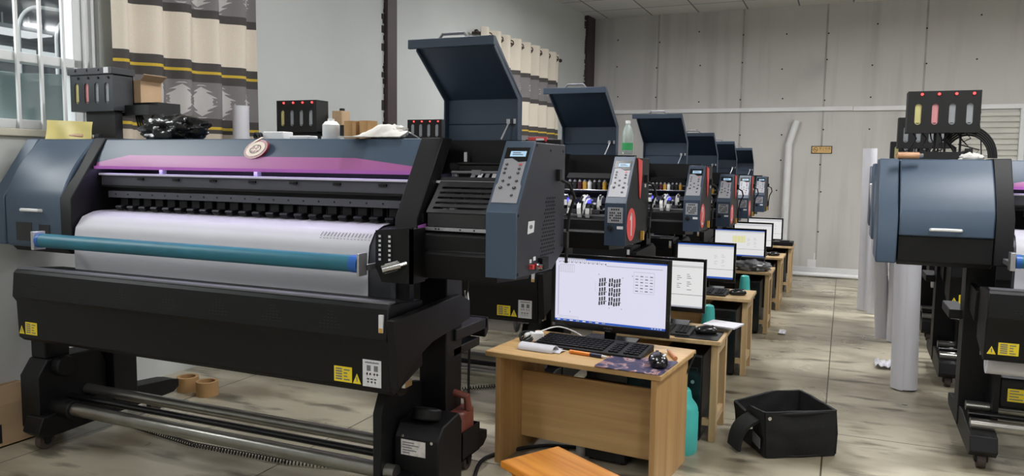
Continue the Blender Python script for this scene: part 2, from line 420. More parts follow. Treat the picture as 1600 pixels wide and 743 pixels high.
# outside: a dim neighbouring shed with hoops and a tarpaulin
M['shed'] = mat('dark_shed_sheeting', (120, 124, 128), 0.7, 0, 0.2, 4)
M['tarp'] = mat('grey_green_tarpaulin', (176, 194, 194), 0.28, 0, 0.3, 1.4, 0.2, 6)
MB().prism([(-3.98, 3.4), (-9.7, 2.68), (-9.7, 2.76), (-3.98, 3.48)], 'y', -3.5, 12).build('shed_roof', M['shed']); tag(bpy.data.objects['shed_roof'], 'dark sheet roof of the neighbouring shed seen through the barred window', 'roof')
struct(bpy.data.objects['shed_roof'])
g = MB().box(-9.6, -3.95, -3.5, 12, -.1, 0).build('shed_floor', M['shed']); struct(g); tag(g, 'dim ground of the shed outside the barred window', 'ground')
g = MB().box(-9.7, -9.6, -3.5, 12, 0, 2.75).build('shed_wall', M['shed']); struct(g); tag(g, 'far dark wall of the shed outside the barred window', 'wall')
M['shed_lamp'] = emit('bright_roof_light', (250, 252, 255), 0.8)
t = thing('shed_lamp', (-8.6, 5.95, 2.64), 'long white lamp under the shed roof outside the window', 'lamp')
MB().box(-8.75, -8.35, 5.5, 6.1, 2.60, 2.615).build('diffuser', M['shed_lamp'], t); MB().cyl((-8.6, 5.7, 2.66), (-8.6, 5.7, 2.83), .01, 8).cyl((-8.6, 6.0, 2.66), (-8.6, 6.0, 2.83), .01, 8).build('hanger', M['frame_w'], t); MB().box(-8.77, -8.33, 5.48, 6.12, 2.615, 2.66).build('housing', M['frame_w'], t)
M['strip_light'] = emit('daylit_strip_window', (236, 244, 246), 0.75)
t = thing('strip_window', (-9.55, 7.0, 2.45), 'bright strip of small panes in the far shed wall', 'window')
sb = MB(); sf = MB()
for k in range(16):
    y = 4.4 + k * 0.30; sb.box(-9.59, -9.57, y, y + .26, 2.46, 2.60)
    sf.box(-9.6, -9.55, y + .26, y + .30, 2.42, 2.64); sf.box(-9.6, -9.55, y, y + .26, 2.42, 2.46); sf.box(-9.6, -9.55, y, y + .26, 2.60, 2.64)
sb.build('pane', M['strip_light'], t); sf.build('frame', M['shed'], t)
for k, (y0, lab) in enumerate(((3.25, 'nearer bent white hoop tube outside the window'), (3.58, 'farther bent white hoop tube outside the window'))):
    hx = -4.9 - .1 * k; pts = [(hx, y0 + .1, 0), (hx, y0 + .1, 2.03)] + [(hx, y0 + .1 + .16 - .16 * math.cos(a), 2.03 + .17 * math.sin(a)) for a in [PI / 2 * i / 8 for i in range(1, 9)]] + [(hx, y0 + 2.2, 2.30)]
    o = MB().tube(pts, 0.012, 8).build('hoop_tube', M['frame_w']); tag(o, lab, 'tube', 'hoop tubes outside the window')
def tarp(a, b):
    y = 0.6 + 3.6 * a; z = 0.02 + 1.72 * b
    q_ = b * 6 + a * 5 + .9 * noise.noise(Vector((a * 4, b * 3, 1.2))); s = .10 * (1 - abs(math.sin(q_))) ** 2 + .04 * (1 - abs(math.sin(q_ * 2.3 + 1))) ** 3 + noise.noise(Vector((a * 3, b * 4, 4.2))) * .08
    return (-4.35 + s + 0.1 * (1 - b), y, z + 0.06 * math.sin(a * 8))
o = MB().sheet(tarp, 90, 80, 0.003).build('tarpaulin', M['tarp']); tag(o, 'crumpled grey green tarpaulin hanging outside the barred window', 'tarpaulin')

# steel columns on the left wall
for n, (y0, y1) in enumerate(((5.27, 5.40), (9.82, 10.09))):
    c = MB(WXF); c.box(-0.05, 0.035, y0, y1, 0, CEIL)
    c.build('trim_%d' % (n + 1), M['brown'], bevel=0.003); struct(bpy.data.objects['trim_%d' % (n + 1)])
    e = MB(WXF); rnd = random.Random(n)
    z = 0.9
    while z < CEIL - .05:                                           # ragged paint edge beside the column
        h = rnd.uniform(.012, .06); wdt = rnd.choice([0.004, .01, .02, .035]) * (1 if n == 0 else 1.6)
        e.box(0, 0.006, y0 - wdt, y0 + .01, z, min(z + h, CEIL)); z += h * rnd.uniform(.9, 1.6)
    e.build('peeled_edge', M['peel'], bpy.data.objects['trim_%d' % (n + 1)])

# back wall: panel seams, screw heads, cable trunking
s = MB()
for x in (-2.84, -1.78, -0.73, 0.25, 1.32, 2.4): pass
for x in (-2.307, -1.242, -0.275, 0.783, 1.84, 2.9): s.box(x - .011, x + .011, YB - .003, YB, 0, CEIL)
o = struct(s.build('trim_3', M['seam']))
s = MB(); rnd = random.Random(5)
for x in (-2.84, -2.307, -1.78, -1.242, -0.75, -0.275, .25, 0.783, 1.3, 1.84):
    for k in range(7):
        z = 0.5 + k * .4 + rnd.uniform(-.06, .06); s.disc((x + rnd.uniform(-.02, .02), YB - .003, z), (0.010, 0, 0), (0, 0, 0.010), 8, th=.002)
s.build('screw_head', M['ink'], o)
t3 = struct(MB().box(-3.1, 0.05, YB - .03, YB, 1.925, 1.975).box(0.055, 3.9, YB - .03, YB, 1.92, 1.972).build('trim_4', M['white'], bevel=.003))
# floor-level white conduit and pipe by the back wall
b1 = MB().box(-0.7, 3.8, 9.74, 9.78, 0, 0.065).build('floor_trunking', M['white'], bevel=.004); tag(b1, 'long white trunking lying on floor before the back wall', 'trunking')
b2 = MB().cyl((-0.72, 9.36, 0.026), (3.7, 9.36, 0.026), 0.026, 16).build('floor_pipe', M['white']); tag(b2, 'long white pipe lying on floor in front of the trunking', 'pipe')
# white strip / patch low on the back wall
o = MB().box(-0.37, -0.27, YB - .004, YB, 0.02, 0.12).box(-.30, -.285, YB - .005, YB, .12, .2).build('plaster_patch', M['white'])
tag(o, 'white plaster patch low on the grey back wall', 'patch')

# exhaust pipe leaning on the back wall + drifting vapour
o = MB(); o.cyl((-0.66, YB - .07, 0.0), (-0.646, YB - .07, 1.53), .043, 20); o.pipe((-0.652, YB - .07, 1.50), (-0.565, YB - .07, 1.81), .041, .036, 20)
o.blob((-0.646, YB - .07, 1.53), (.043, .043, .043), 16, 10)
tag(o.build('vent_pipe', M['white']), 'tall white plastic pipe with bent top standing against the back wall', 'pipe')

# shutter door at right
d = MB()
for k in range(30):
    z = 0.02 + k * .0625; d.prism([(YB - .02, z), (YB - .035, z + .01), (YB - .035, z + .045), (YB - .02, z + .0625), (YB - .002, z + .0625), (YB - .002, z)], 'x', 0.85, 1.745)
M['shutter'] = mat('pale_shutter_slats', (196, 194, 186), 0.5, 0, 0.05)
door = struct(d.build('door_1', M['shutter']))
MB().box(1.745, 1.80, YB - .06, YB, 0, 1.92).box(.80, .85, YB - .06, YB, 0, 1.92).build('door_frame', M['frame_w'], door, bevel=.004)

# no smoking sign
t = thing('warning_sign', (-0.27, YB, 1.46), 'small orange no smoking sign with black border on the back wall', 'sign')
MB().box(-.388, -.153, YB - .008, YB - .001, 1.415, 1.507).build('border', M['ink'], t)
M['sign_or'] = mat('orange_sign_face', (226, 186, 118), 0.35, 0, 0.05)
MB().box(-.378, -.163, YB - .0095, YB - .008, 1.424, 1.498).build('face', M['sign_or'], t)
x = MB(); M['sign_br'] = mat('brown_sign_print', (84, 54, 24), 0.5)
u, v = (1, 0, 0), (0, 0, 1); oy = YB - .0096
x.text('禁止吸烟', (-.302, oy, 1.463), u, v, 0.033); x.text('NO SMOKING', (-.302, oy, 1.438), u, v, 0.0195)
n = 24
for i in range(n):
    a, b_ = 2 * PI * i / n, 2 * PI * (i + 1) / n; cx, cz = -.340, 1.461
    x.add([(cx + r * math.cos(q), oy - .0005, cz + r * math.sin(q)) for q, r in ((a, .028), (b_, .028), (b_, .022), (a, .022))], [(0, 1, 2, 3)])
x.bar((-.357, oy - .0006, 1.478), (-.323, oy - .0006, 1.444), .005, .0006, (0, 1, 0)); x.bar((-.357, oy - .0005, 1.461), (-.325, oy - .0005, 1.461), .0006, .006)
x.build('lettering', M['sign_br'], t)

# curtains
def curtain_mat(shift):
    m = bpy.data.materials.new('banded_curtain_cloth'); m.use_nodes = True
    nt = m.node_tree; N = nt.nodes; L = nt.links; b = N['Principled BSDF']; b.inputs['Roughness'].default_value = 0.75
    uv = N.new('ShaderNodeUVMap'); sp = N.new('ShaderNodeSeparateXYZ'); L.new(uv.outputs['UV'], sp.inputs['Vector'])
    def mth(op, a, b_=None, c=None):
        n = N.new('ShaderNodeMath'); n.operation = op
        for i, q in enumerate((a, b_, c)):
            if q is None: continue
            if isinstance(q, (int, float)): n.inputs[i].default_value = q
            else: L.new(q, n.inputs[i])
        return n.outputs[0]
    V = mth('ADD', sp.outputs['Y'], -shift)         # v = height in metres
    ZB = 1.0; ZR = 2.0                               # ramp covers 1.0 .. 3.0 m
    fac = mth('DIVIDE', mth('SUBTRACT', V, ZB), ZR)
    bands = [(1.0, (196, 184, 166)), (1.36, (66, 62, 60)), (1.385, (200, 170, 50)), (1.40, (66, 62, 60)), (1.448, (118, 114, 114)), (1.649, (66, 62, 60)), (1.70, (200, 170, 50)), (1.717, (66, 62, 60)), (1.765, (214, 204, 188)), (2.012, (66, 62, 60)), (2.06, (118, 114, 114)), (2.27, (66, 62, 60)), (2.315, (214, 204, 188))]
    cr = N.new('ShaderNodeValToRGB'); cr.color_ramp.interpolation = 'CONSTANT'; L.new(fac, cr.inputs['Fac'])
    el = cr.color_ramp.elements
    while len(el) > 1: el.remove(el[-1])
    el[0].position = 0; el[0].color = rgb(*bands[0][1])
    for z, c in bands[1:]:
        e = el.new((z - ZB) / ZR); e.color = rgb(*c)
    # leaf motif inside the two lace bands
    def motif(z0, z1):
        h = z1 - z0; q = mth('DIVIDE', mth('SUBTRACT', V, z0), h)
        inb = mth('MULTIPLY', mth('GREATER_THAN', q, 0.03), mth('LESS_THAN', q, 0.97))
        cell = mth('FRACT', mth('DIVIDE', sp.outputs['X'], 0.165)); d = mth('ABSOLUTE', mth('SUBTRACT', cell, 0.5))
        d2 = mth('MULTIPLY', d, 2)
        hv = mth('ABSOLUTE', mth('MULTIPLY_ADD', q, 2, -1))
        fringe = mth('MULTIPLY_ADD', mth('ABSOLUTE', mth('SINE', mth('ADD', mth('MULTIPLY', hv, 13), mth('MULTIPLY', d2, 5)))), 0.3, 0.0)
        leaf = mth('LESS_THAN', mth('ADD', d2, fringe), mth('MULTIPLY_ADD', hv, -0.75, 0.92))
        r = mth('SQRT', mth('ADD', mth('POWER', mth('SUBTRACT', 1, d2), 2), mth('POWER', mth('MULTIPLY', hv, 2.1), 2)))
        ring = mth('LESS_THAN', mth('ABSOLUTE', mth('SUBTRACT', r, 0.42)), 0.09)
        return mth('MULTIPLY', inb, mth('MULTIPLY', leaf, mth('SUBTRACT', 1, ring)))
    k = mth('MAXIMUM', motif(1.448, 1.649), motif(2.06, 2.27))
    mx = N.new('ShaderNodeMix'); mx.data_type = 'RGBA'; L.new(k, mx.inputs['Factor']); L.new(cr.outputs['Color'], mx.inputs['A']); mx.inputs['B'].default_value = rgb(186, 182, 180)
    nz = N.new('ShaderNodeTexNoise'); nz.inputs['Scale'].default_value = 220; tcn = N.new('ShaderNodeTexCoord'); L.new(tcn.outputs['Object'], nz.inputs['Vector'])
    m2 = N.new('ShaderNodeMix'); m2.data_type = 'RGBA'; m2.blend_type = 'MULTIPLY'; m2.inputs['Factor'].default_value = .35
    L.new(mx.outputs['Result'], m2.inputs['A']); L.new(nz.outputs['Color'], m2.inputs['B'])
    hs = N.new('ShaderNodeHueSaturation'); hs.inputs['Value'].default_value = 1.15; L.new(m2.outputs['Result'], hs.inputs['Color'])
    L.new(hs.outputs['Color'], b.inputs['Base Color'])
    return m

def curtain(name, y0, y1, z0, z1, folds, shift, label, cloth_len):
    root = thing(name, wx(0.06, (y0 + y1) / 2, z0), label, 'curtain', 'banded curtains on the left wall')
    nu, nv = folds * 12, 40
    mb = MB(WXF); pts = lambda a, b: (0.085 + 0.05 * math.sin(a * folds * 2 * PI) * (0.7 + 0.3 * b) + 0.008 * noise.noise(Vector((a * 9, b * 2, shift * 7))),
                                      y0 + (y1 - y0) * (a + 0.006 * math.sin(b * 5 + a * 20)), z0 + (z1 - z0) * b)
    mb.sheet(pts, nu, nv, 0.003)
    o = mb.build('cloth', curtain_mat(shift), root, angle=80)
    me = o.data; uvl = me.uv_layers.new(name='UVMap'); off = OFF[root.name]
    for p in me.polygons:
        for li in p.loop_indices:
            c = me.vertices[me.loops[li].vertex_index].co + off
            uvl.data[li].uv = ((c.y - y0) / (y1 - y0) * cloth_len, c.z)
    return root
M['rod'] = mat('dark_bronze_rod', (70, 60, 54), 0.3, 0.8)
M['ring'] = mat('bronze_eyelet', (120, 108, 96), 0.25, 0.9)
def rod(root, y0, y1, z, folds):
    mb = MB(WXF).cyl((0.075, y0 - .06, z), (0.075, y1 + .06, z), .011, 12); mb.blob((.075, y1 + .08, z), (.022, .03, .022), 12, 8); mb.blob((.075, y0 - .08, z), (.022, .03, .022), 12, 8)
    mb.box(0, .075, y0 - .03, y0 - .02, z - .012, z + .012); mb.box(0, .075, y1 + .02, y1 + .03, z - .012, z + .012)
    mb.build('rod', M['rod'], root)
    for k in range(folds * 2):
        y = y0 + (y1 - y0) * (k + .5) / (folds * 2)
        pr = [(.075 + .03 * math.cos(t), y + .006 * math.sin(2 * t), z + .03 * math.sin(t)) for t in [2 * PI * i / 14 for i in range(15)]]
        MB(WXF).tube(pr, .006, 6).build('eyelet', M['ring'], root)
c1 = curtain('curtain', 2.80, 3.80, 1.30, 2.62, 5, 0.0, 'nearest banded curtain, cream and grey with gold stripes, beside the barred window', 1.0)
rod(c1, 2.80, 3.80, 2.57, 5)
c2 = curtain('curtain', 6.74, 8.69, 1.34, 2.53, 8, -0.115, 'farther banded curtain with bronze eyelets, behind the nearest raised printer hood', 1.3)
rod(c2, 6.74, 8.69, 2.47, 8)

# hanging batten lights (above and behind the frame)
M['diffuser'] = emit('lit_diffuser', (250, 252, 255), 3.0)
lf = None
for i, (x, y) in enumerate([(-1.7, -0.8), (0.9, -0.8), (-1.7, 2.9), (0.9, 2.9), (-1.5, 6.8), (0.9, 6.8), (2.9, 6.8), (2.9, 2.9)]):
    if lf is None:
        lf = thing('batten_light', (x, y, CEIL - .2), 'white batten light hanging under the tiled ceiling', 'lamp', 'batten lights under the ceiling')
        MB().box(x - .04, x + .04, y - .6, y + .6, CEIL - .2, CEIL - .15).build('housing', M['frame_w'], lf, bevel=.004)
        MB().cyl((x, y - .58, CEIL - .225), (x, y + .58, CEIL - .225), .018, 12).build('tube_lamp', M['diffuser'], lf)
        MB().cyl((x, y - .4, CEIL - .15), (x, y - .4, CEIL), .004, 8).build('hanger', M['frame_w'], lf); MB().cyl((x, y + .4, CEIL - .15), (x, y + .4, CEIL), .004, 8).build('hanger', M['frame_w'], lf)
    else: dup(lf, (x, y, CEIL - .2))
    for up in (0, 1):
        ld = bpy.data.lights.new('batten_light_source', 'AREA'); ld.shape = 'RECTANGLE'; ld.size = .12 if not up else .3; ld.size_y = 1.16; ld.energy = LIGHT_W * (.38 if up else 1) * (1.45 if y > 5 else 1); ld.color = (0.985, 0.99, 1.0)
        lo = bpy.data.objects.new('batten_light_source', ld); COL.objects.link(lo)
        lo.location = (x, y, CEIL - (.25 if not up else .14))
        if up: lo.rotation_euler = (PI, 0, 0)
# added unseen area lights: daylight through the window, then fill on the tarpaulin
for pos, aim, sz_, en in (((-5.0, 1.0, 2.75), (-2.6, 2.5, 1.35), .9, 70), ((-3.88, 1.6, 2.85), (-4.4, 3.3, 1.2), .5, 16)):
    ld = bpy.data.lights.new('added_outside_light', 'AREA'); ld.size = sz_; ld.energy = en; lo = bpy.data.objects.new('added_outside_light', ld); COL.objects.link(lo); lo.location = pos
    lo.rotation_euler = (Vector(aim) - Vector(pos)).to_track_quat('-Z', 'Y').to_euler()
ld = bpy.data.lights.new('added_outside_light', 'AREA'); ld.size = 4.0; ld.energy = 6; lo = bpy.data.objects.new('added_outside_light', ld); COL.objects.link(lo); lo.location = (-7.0, 6.0, 0.06); lo.rotation_euler = (PI, 0, 0)  # added upward fill light for the shed roof, hidden near the ground
# ---------------------------------------------------------------- printers
K = 1.115
def KX(p): return Vector((K * p[0], K * p[1], 1.2 + K * (p[2] - 1.2)))
FZ = 0.1238                                   # floor level before the KX scaling
def B(): return MB(KX)
XL, XC0, XC1, XF, XR0, XR1, XP0, XP1 = -3.05, -2.975, -2.66, -2.60, -1.215, -1.14, -0.888, -0.80
P1LOC = (-2.2, 2.35, 0)

def sticker_set(parent, x, z, y, big=False):
    """yellow warning label + triangle on a face looking to -y"""
    m = B(); u, v = (1, 0, 0), (0, 0, 1); o = (x, y, z)
    m.quad(o, u, v, 0, .062, 0, .045, 0); 
    for k in range(5): m.quad(o, u, v, .006, .028, .006 + k * .0075, .010 + k * .0075, 1, lift=.0006)
    for k in range(4): m.quad(o, u, v, .034, .034 + (.02, .012, .012, .02)[k], .006 + k * .0095, .0095 + k * .0095, 1, lift=.0006)
    m.build('warning_label', [M['yellow'], M['ink_grey']], parent)
def tri(parent, x, z, y):
    m = B(); m.poly([(x, y, z), (x + .028, y, z), (x + .014, y, z + .03)], (0, -1, 0), .0006, 0)
    m.poly([(x + .013, y - .0006, z + .006), (x + .016, y - .0006, z + .006), (x + .0155, y - .0006, z + .02), (x + .0125, y - .0006, z + .02)], (0, -1, 0), .0004, 1)
    m.build('warning_triangle', [M['yellow'], M['ink_grey']], parent)
def control_label(parent, x, z, y):
    m = B(); u, v = (1, 0, 0), (0, 0, 1); o = (x, y, z)
    m.quad(o, u, v, 0, .062, 0, .078, 0)
    for k in range(13): m.quad(o, u, v, .008 + k * .0036, .0108 + k * .0036, .068, .0715 + (k % 3) * .0006, 2, lift=.0006)
    for dx in (.014, .038): 
        m.quad(o, u, v, dx, dx + .013, .046, .062, 2, lift=.0006)
        for k in (0, .010): m.disc((x + dx + .001 + k, y - .0006, z + .037), (.003, 0, 0), (0, 0, .004), 10, 1, -.0004)
    for k in range(3):
        m.disc((x + .018 + k * .012, y - .0006, z + .014), (.003, 0, 0), (0, 0, .003), 10, 1, -.0004)
        m.quad(o, u, v, .0145 + k * .012, .022 + k * .012, .021, .024, 1, lift=.0006)
    m.build('control_label', [M['sticker'], M['ink'], M['ink_grey']], parent)

def printer(kind, label, group):
    A = kind == 'A'
    root = thing('wide_format_printer', P1LOC, label, 'printer', group)
    # ---- left end: narrow end trim, curved cover with handle, black strip
    arc = [(2.1, 1.285)]
    for i in range(1, 9):
        t = i / 8; y = 2.1 - .15 * (t ** 1.15); z = 1.285 - .225 * t; b = math.sin(PI * t) * .022
        arc.append((y - b * .85, z + b * .55))
    m = B(); m.prism([(2.27, 1.285)] + arc + ([(1.95, .885), (1.96, .87), (2.27, .87)] if A else [(1.95, .985), (1.99, .985), (1.99, 1.0), (2.27, 1.0)]), 'x', XC0, XC1)
    cap = m.build('end_cover', M['blue'], root, bevel=.006)
    cx = (XC0 + XC1) / 2
    h = B(); h.tube([(cx - .05, 1.952, 1.012), (cx - .048, 1.938, 1.013), (cx, 1.934, 1.014), (cx + .048, 1.938, 1.013), (cx + .05, 1.952, 1.012)], .0065, 8)
    h.build('handle', M['white'], cap)
    m = B(); m.prism([(2.27, 1.287), (2.1, 1.287), (1.948, 1.06), (1.948, .875), (2.27, .875)], 'x', XL, XC0 - .004); m.build('end_trim', M['blue'], root, bevel=.005)
    m = B(); m.prism([(2.0, .985), (1.955, .985), (1.955, .885), (1.985, .868), (2.27, .868), (2.27, 1.0), (2.0, 1.0)] if not A else [(1.97, .87), (1.99, .85), (2.27, .85), (2.27, .87)], 'x', XC0, XC1)
    hs = m.build('end_housing', M['black'], root, bevel=.004)
    if A:
        m = B(); m.box(XC0 + .06, XC0 + .15, 1.9485, 1.956, .895, .965); m.build('recess_panel', M['black_gloss'], hs); m = B(); m.box(XC0 + .19, XC0 + .25, 1.9485, 1.956, .90, .96); m.build('recess_panel', M['black_gloss'], hs)
    m = B(); m.prism([(2.275, 1.29), (2.1, 1.29), (1.945, 1.062), (1.945, .885), (2.275, .885)], 'x', XC1 + .001, XF); m.build('side_frame', M['black'], root, bevel=.003)
    # ---- beam cover with purple stripe and badge
    m = B(); m.prism([(2.27, 1.283), (2.102, 1.283), (2.062, 1.212), (2.05, 1.178), (2.07, 1.178), (2.075, 1.2), (2.27, 1.2)], 'x', XF, XR0)
    m.prism([(2.104, 1.2845), (2.10, 1.281), (2.27, 1.281), (2.27, 1.2845)], 'x', XF, XR0)
    beam = m.build('beam_cover', [M['blue']], root, bevel=.002)
    def fy(z): return (2.062 + (z - 1.212) * (.04 / .071) if z >= 1.212 else 2.05 + (z - 1.178) * (.012 / .034)) - .0015
    zs = [(XF + .005, 1.196), (XF + .16, 1.225), (-1.44, 1.222), (XR0 - .005, 1.198)]
    m = B(); top = [(x, fy(z), z) for x, z in zs]; mid = [(x, fy(1.2118), 1.2118) if z > 1.2118 else (x, fy(z), z) for x, z in zs]; bot = [(x, fy(1.183), 1.183) for x, z in zs]
    vs = top + mid + bot; fs = []
    for r in range(2):
        for i in range(3): fs.append((r * 4 + i, r * 4 + i + 1, (r + 1) * 4 + i + 1, (r + 1) * 4 + i))
    n0 = len(vs); vs2 = vs + [(x, y + .004, z) for x, y, z in vs]; m.add(vs2, fs + [tuple(n0 + q for q in f[::-1]) for f in fs])
    m.build('purple_stripe', M['purple'], beam)
    m = B(); m.box(XF + .003, XR0 - .003, 2.042, 2.056, 1.172, 1.183); m.build('lip', M['purple_lip'], beam)
    if A:
        c = Vector((-1.845, fy(1.246) - .001, 1.246)); ud = Vector((.052, 0, .014)); vd = Vector((-.008, .01, .030))
        m = B(); m.disc(c + Vector((0, .002, 0)), ud, vd, 28, 0, -.012) if False else m.disc(c, ud, vd, 28, 0, .009)
        nn = ud.cross(vd).normalized()
        m.disc(c + nn * .009, ud * .80, vd * .74, 28, 1, .001)
        n = 26
        for r0, r1 in ((.60, .52),):
            for i in range(n):
                a, b = 2 * PI * i / n, 2 * PI * (i + 1) / n
                m.add([c + nn * .0106 + ud * .8 * r * math.cos(t) + vd * .74 * r * math.sin(t) for t, r in ((a, r0), (b, r0), (b, r1), (a, r1))], [(0, 1, 2, 3)], 2)
        for a0, b0, a1, b1 in ((-.3, .1, -.05, .35), (0, -.05, .12, .12), (-.2, -.3, .02, -.16), (.15, .05, .3, .3), (.08, -.35, .26, -.25), (-.36, -.22, -.24, -.02)):
            m.add([c + nn * .0108 + ud * a + vd * b for a, b in ((a0, b0), (a1, b0), (a1, b1), (a0, b1))], [(0, 1, 2, 3)], 0)
        m.add([c + nn * .0112 + ud * a + vd * b for a, b in ((-.6, .5), (.1, .82), (.7, .98), (.55, 1.12), (.0, .98))], [(0, 1, 2, 3, 4)], 1)
        m.build('round_badge', [M['red_dark'], M['cream'], M['ink']], beam)
    # ---- interior
    m = B(); m.box(XF, XP0, 2.215, 2.262, .94, 1.2); m.build('back_wall', M['black'], root)
    m = B(); m.box(XF + .02, XR0 - .01, 2.058, 2.068, 1.172, 1.177); m.build('light_strip', M['led_strip'], root)
    m = B(); m.box(XF + .005, XP0 - .03, 2.0600, 2.1050, 1.149, 1.156, 0); m.box(XF + .005, XP0 - .03, 2.0720, 2.1050, 1.112, 1.148, 1); m.box(XF + .005, XP0 - .03, 2.0670, 2.1100, 1.104, 1.112, 2)
    m.box(XF + .005, XP0 - .03, 2.0850, 2.1100, 1.09, 1.104, 2)
    m.box(XF + .05, XP0 - .03, 2.0630, 2.1050, 1.066, 1.09, 1)
    for k in range(22): m.cyl((XF + .09 + k * .062, 2.0640, 1.079), (XF + .09 + k * .062, 2.0615, 1.079), .003, 8, mi=2)
    rail = m.build('guide_rail', [M['alu_led_lit'], M['rail_grey'], M['black']], root)
    for k in range(8):
        x = XF + .2 + k * .175
        m = B(); m.box(x, x + .028, 2.0640, 2.0730, 1.133, 1.141); m.box(x + .006, x + .022, 2.0610, 2.0730, 1.136, 1.139); m.build('rail_clip', M['black_gloss'], rail)
    for bx_ in (-2.30, -1.86): m = B(); m.box(bx_, bx_ + .015, 2.075, 2.095, 1.157, 1.186); m.build('bracket', M['grey'], rail)
    NPR = 23
    pr = None
    for k in range(NPR):
        x = XF + .10 + k * (1.30 / (NPR - 1))
        if pr is None:
            m = B(); m.box(x, x + .036, 2.075, 2.135, 1.036, 1.064); m.prism([(2.06, 1.022), (2.045, 1.03), (2.05, 1.037), (2.08, 1.04), (2.12, 1.04), (2.12, 1.024)], 'x', x + .002, x + .034)
            m.box(x + .04, x + .046, 2.09, 2.13, 1.03, 1.066); m.cyl((x + .003, 2.058, 1.027), (x + .033, 2.058, 1.027), .008, 10)
            pr = m.build('pinch_roller', M['black'], root, bevel=.002); px0 = x
        else:
            c = pr.copy(); COL.objects.link(c); c.parent = root; c.location = (K * (x - px0), 0, 0)
    # platen
    m = B(); plat = [(2.215, 1.012), (2.10, 1.012), (2.03, 1.008), (1.985, .99), (1.958, .955), (1.95, .91), (1.95, .80), (1.965, .80), (1.97, .9), (2.215, .93)]
    m.prism(plat, 'x', XF + .003, XR0); m.build('platen', M['dgrey'], root)
    # tension roller
    m = B(); m.cyl((XF - .005, 1.83, .918), (-1.262, 1.83, .918), .0245, 20); tr = m.build('tension_roller', M['teal_roll'], root)
    for ra, rb in ((-1.285, -1.258), (XF - .012, XF + .004)): m = B(); m.cyl((ra, 1.83, .918), (rb, 1.83, .918), .0255, 20); m.build('end_ring', M['blue_ring'], tr)
    for x, wd in ((XF - .03, .016), (-1.256, .007)): m = B(); m.box(x, x + wd, 1.808, 1.852, .885, .95); m.box(x, x + wd, 1.845, 1.955, .897, .915); m.build('roller_bracket', M['alu'], tr, bevel=.0015)
    # ---- right hand frame, slotted plate, handle
    m = B(); m.prism([(2.09, 1.175), (2.15, 1.286), (2.272, 1.286), (2.272, 1.175)], 'x', XR0 + .001, XR0 + .008); m.build('beam_end_plate', M['black'], root)
    m = B(); m.prism([(2.1, 1.287), (2.165, 1.287), (2.015, 1.04), (2.015, .86), (1.945, .86), (1.945, 1.045)], 'x', XR0, XR1); m.build('side_frame', M['black'], root, bevel=.003)
    m = B(); m.poly([(-1.243, 1.885, 1.012), (-1.243, 1.885, .905), (-1.222, 1.885, .862), (-1.12, 1.885, .862), (-1.12, 1.885, 1.025)], (0, 1, 0), .008, 0)
    m.box(-1.13, -1.12, 1.885, 1.96, .862, 1.02)
    for cx_ in (-1.228, -1.195):
        for k in range(6): m.box(cx_ - .004, cx_ + .007, 1.8838, 1.8851, .925 + k * .0135, .9315 + k * .0135, 1); 
        m.box(cx_ + .004, cx_ + .0075, 1.8836, 1.8851, .925, 1.0, 0)
    pl = m.build('slotted_plate', [M['black'], M['sticker']], root, bevel=0)
    m = B(); m.cyl((-1.196, 1.846, .904), (-1.155, 1.876, .917), .0125, 16)
    for k in range(8):
        t = 2 * PI * k / 8; dy, dz = .0118 * math.cos(t), .0118 * math.sin(t); m.cyl((-1.19, 1.85 + dy * .8, .906 + dz), (-1.16, 1.872 + dy * .8, .9155 + dz), .0022, 6)
    m.cyl((-1.157, 1.875, .916), (-1.14, 1.888, .922), .006, 10)
    m.build('clamp_handle', M['chrome'], root)
    m = B(); m.prism([(1.955, .86), (1.985, .86), (1.985, .70), (1.955, .70)], 'x', -1.235, -1.172); m.build('lower_bracket', M['black'], root, bevel=.003)
    # ---- carriage station (right of the frame)
    m = B(); m.prism([(1.955, 1.0), (1.955, .955), (1.945, .945), (1.96, .872), (2.2, .855), (2.25, .9), (2.25, 1.0), (2.15, 1.012), (1.99, 1.012)], 'x', XR1, XP0); m.build('service_apron', M['black'], root, bevel=.003)
    m = B(); m.box(XR0 + .002, XP0 + .03, 2.225, 2.265, .98, 1.283); m.build('rear_cover', M['black'], root)
    m = B(); m.box(XR0 + .0, XP0, 2.1, 2.225, 1.15, 1.156) if not A else m.box(-1.125, XP0, 2.12, 2.225, 1.19, 1.21)
    m.build('cross_bar', M['black'], root)
    if A:
        # tilted black cover with five slots over the print head carriage
        y0, z0, y1, z1 = 1.975, 1.062, 2.075, 1.165
        o = Vector((-1.125, y0, z0)); u = Vector((1, 0, 0)); v = Vector((.0, y1 - y0, z1 - z0)); L = v.length; v.normalize()
        Wd = .205
        c = B()
        rows = [0, .10 * L, .16 * L, .24 * L, .30 * L, .38 * L, .44 * L, .52 * L, .58 * L, .66 * L, .72 * L, L]
        for i in range(len(rows) - 1):
            if i % 2 == 0: c.quad(o, u, v, 0, Wd, rows[i], rows[i + 1], 0, th=.004)
            else:
                c.quad(o, u, v, 0, .016, rows[i], rows[i + 1], 0, th=.004); c.quad(o, u, v, Wd - .016, Wd, rows[i], rows[i + 1], 0, th=.004)
        c.box(-1.125, -1.125 + Wd, y0, y0 + .004, 1.024, z0)
        c.prism([(y0, 1.024), (y0, z0), (y1, z1), (y1 + .06, z1), (y1 + .06, 1.024)], 'x', -1.125, -1.121); c.prism([(y0, 1.024), (y0, z0), (y1, z1), (y1 + .06, z1), (y1 + .06, 1.024)], 'x', -1.125 + Wd - .004, -1.125 + Wd)
        cov = c.build('carriage_cover', M['cover_grey'], root)
        m = B(); rr = random.Random(3)
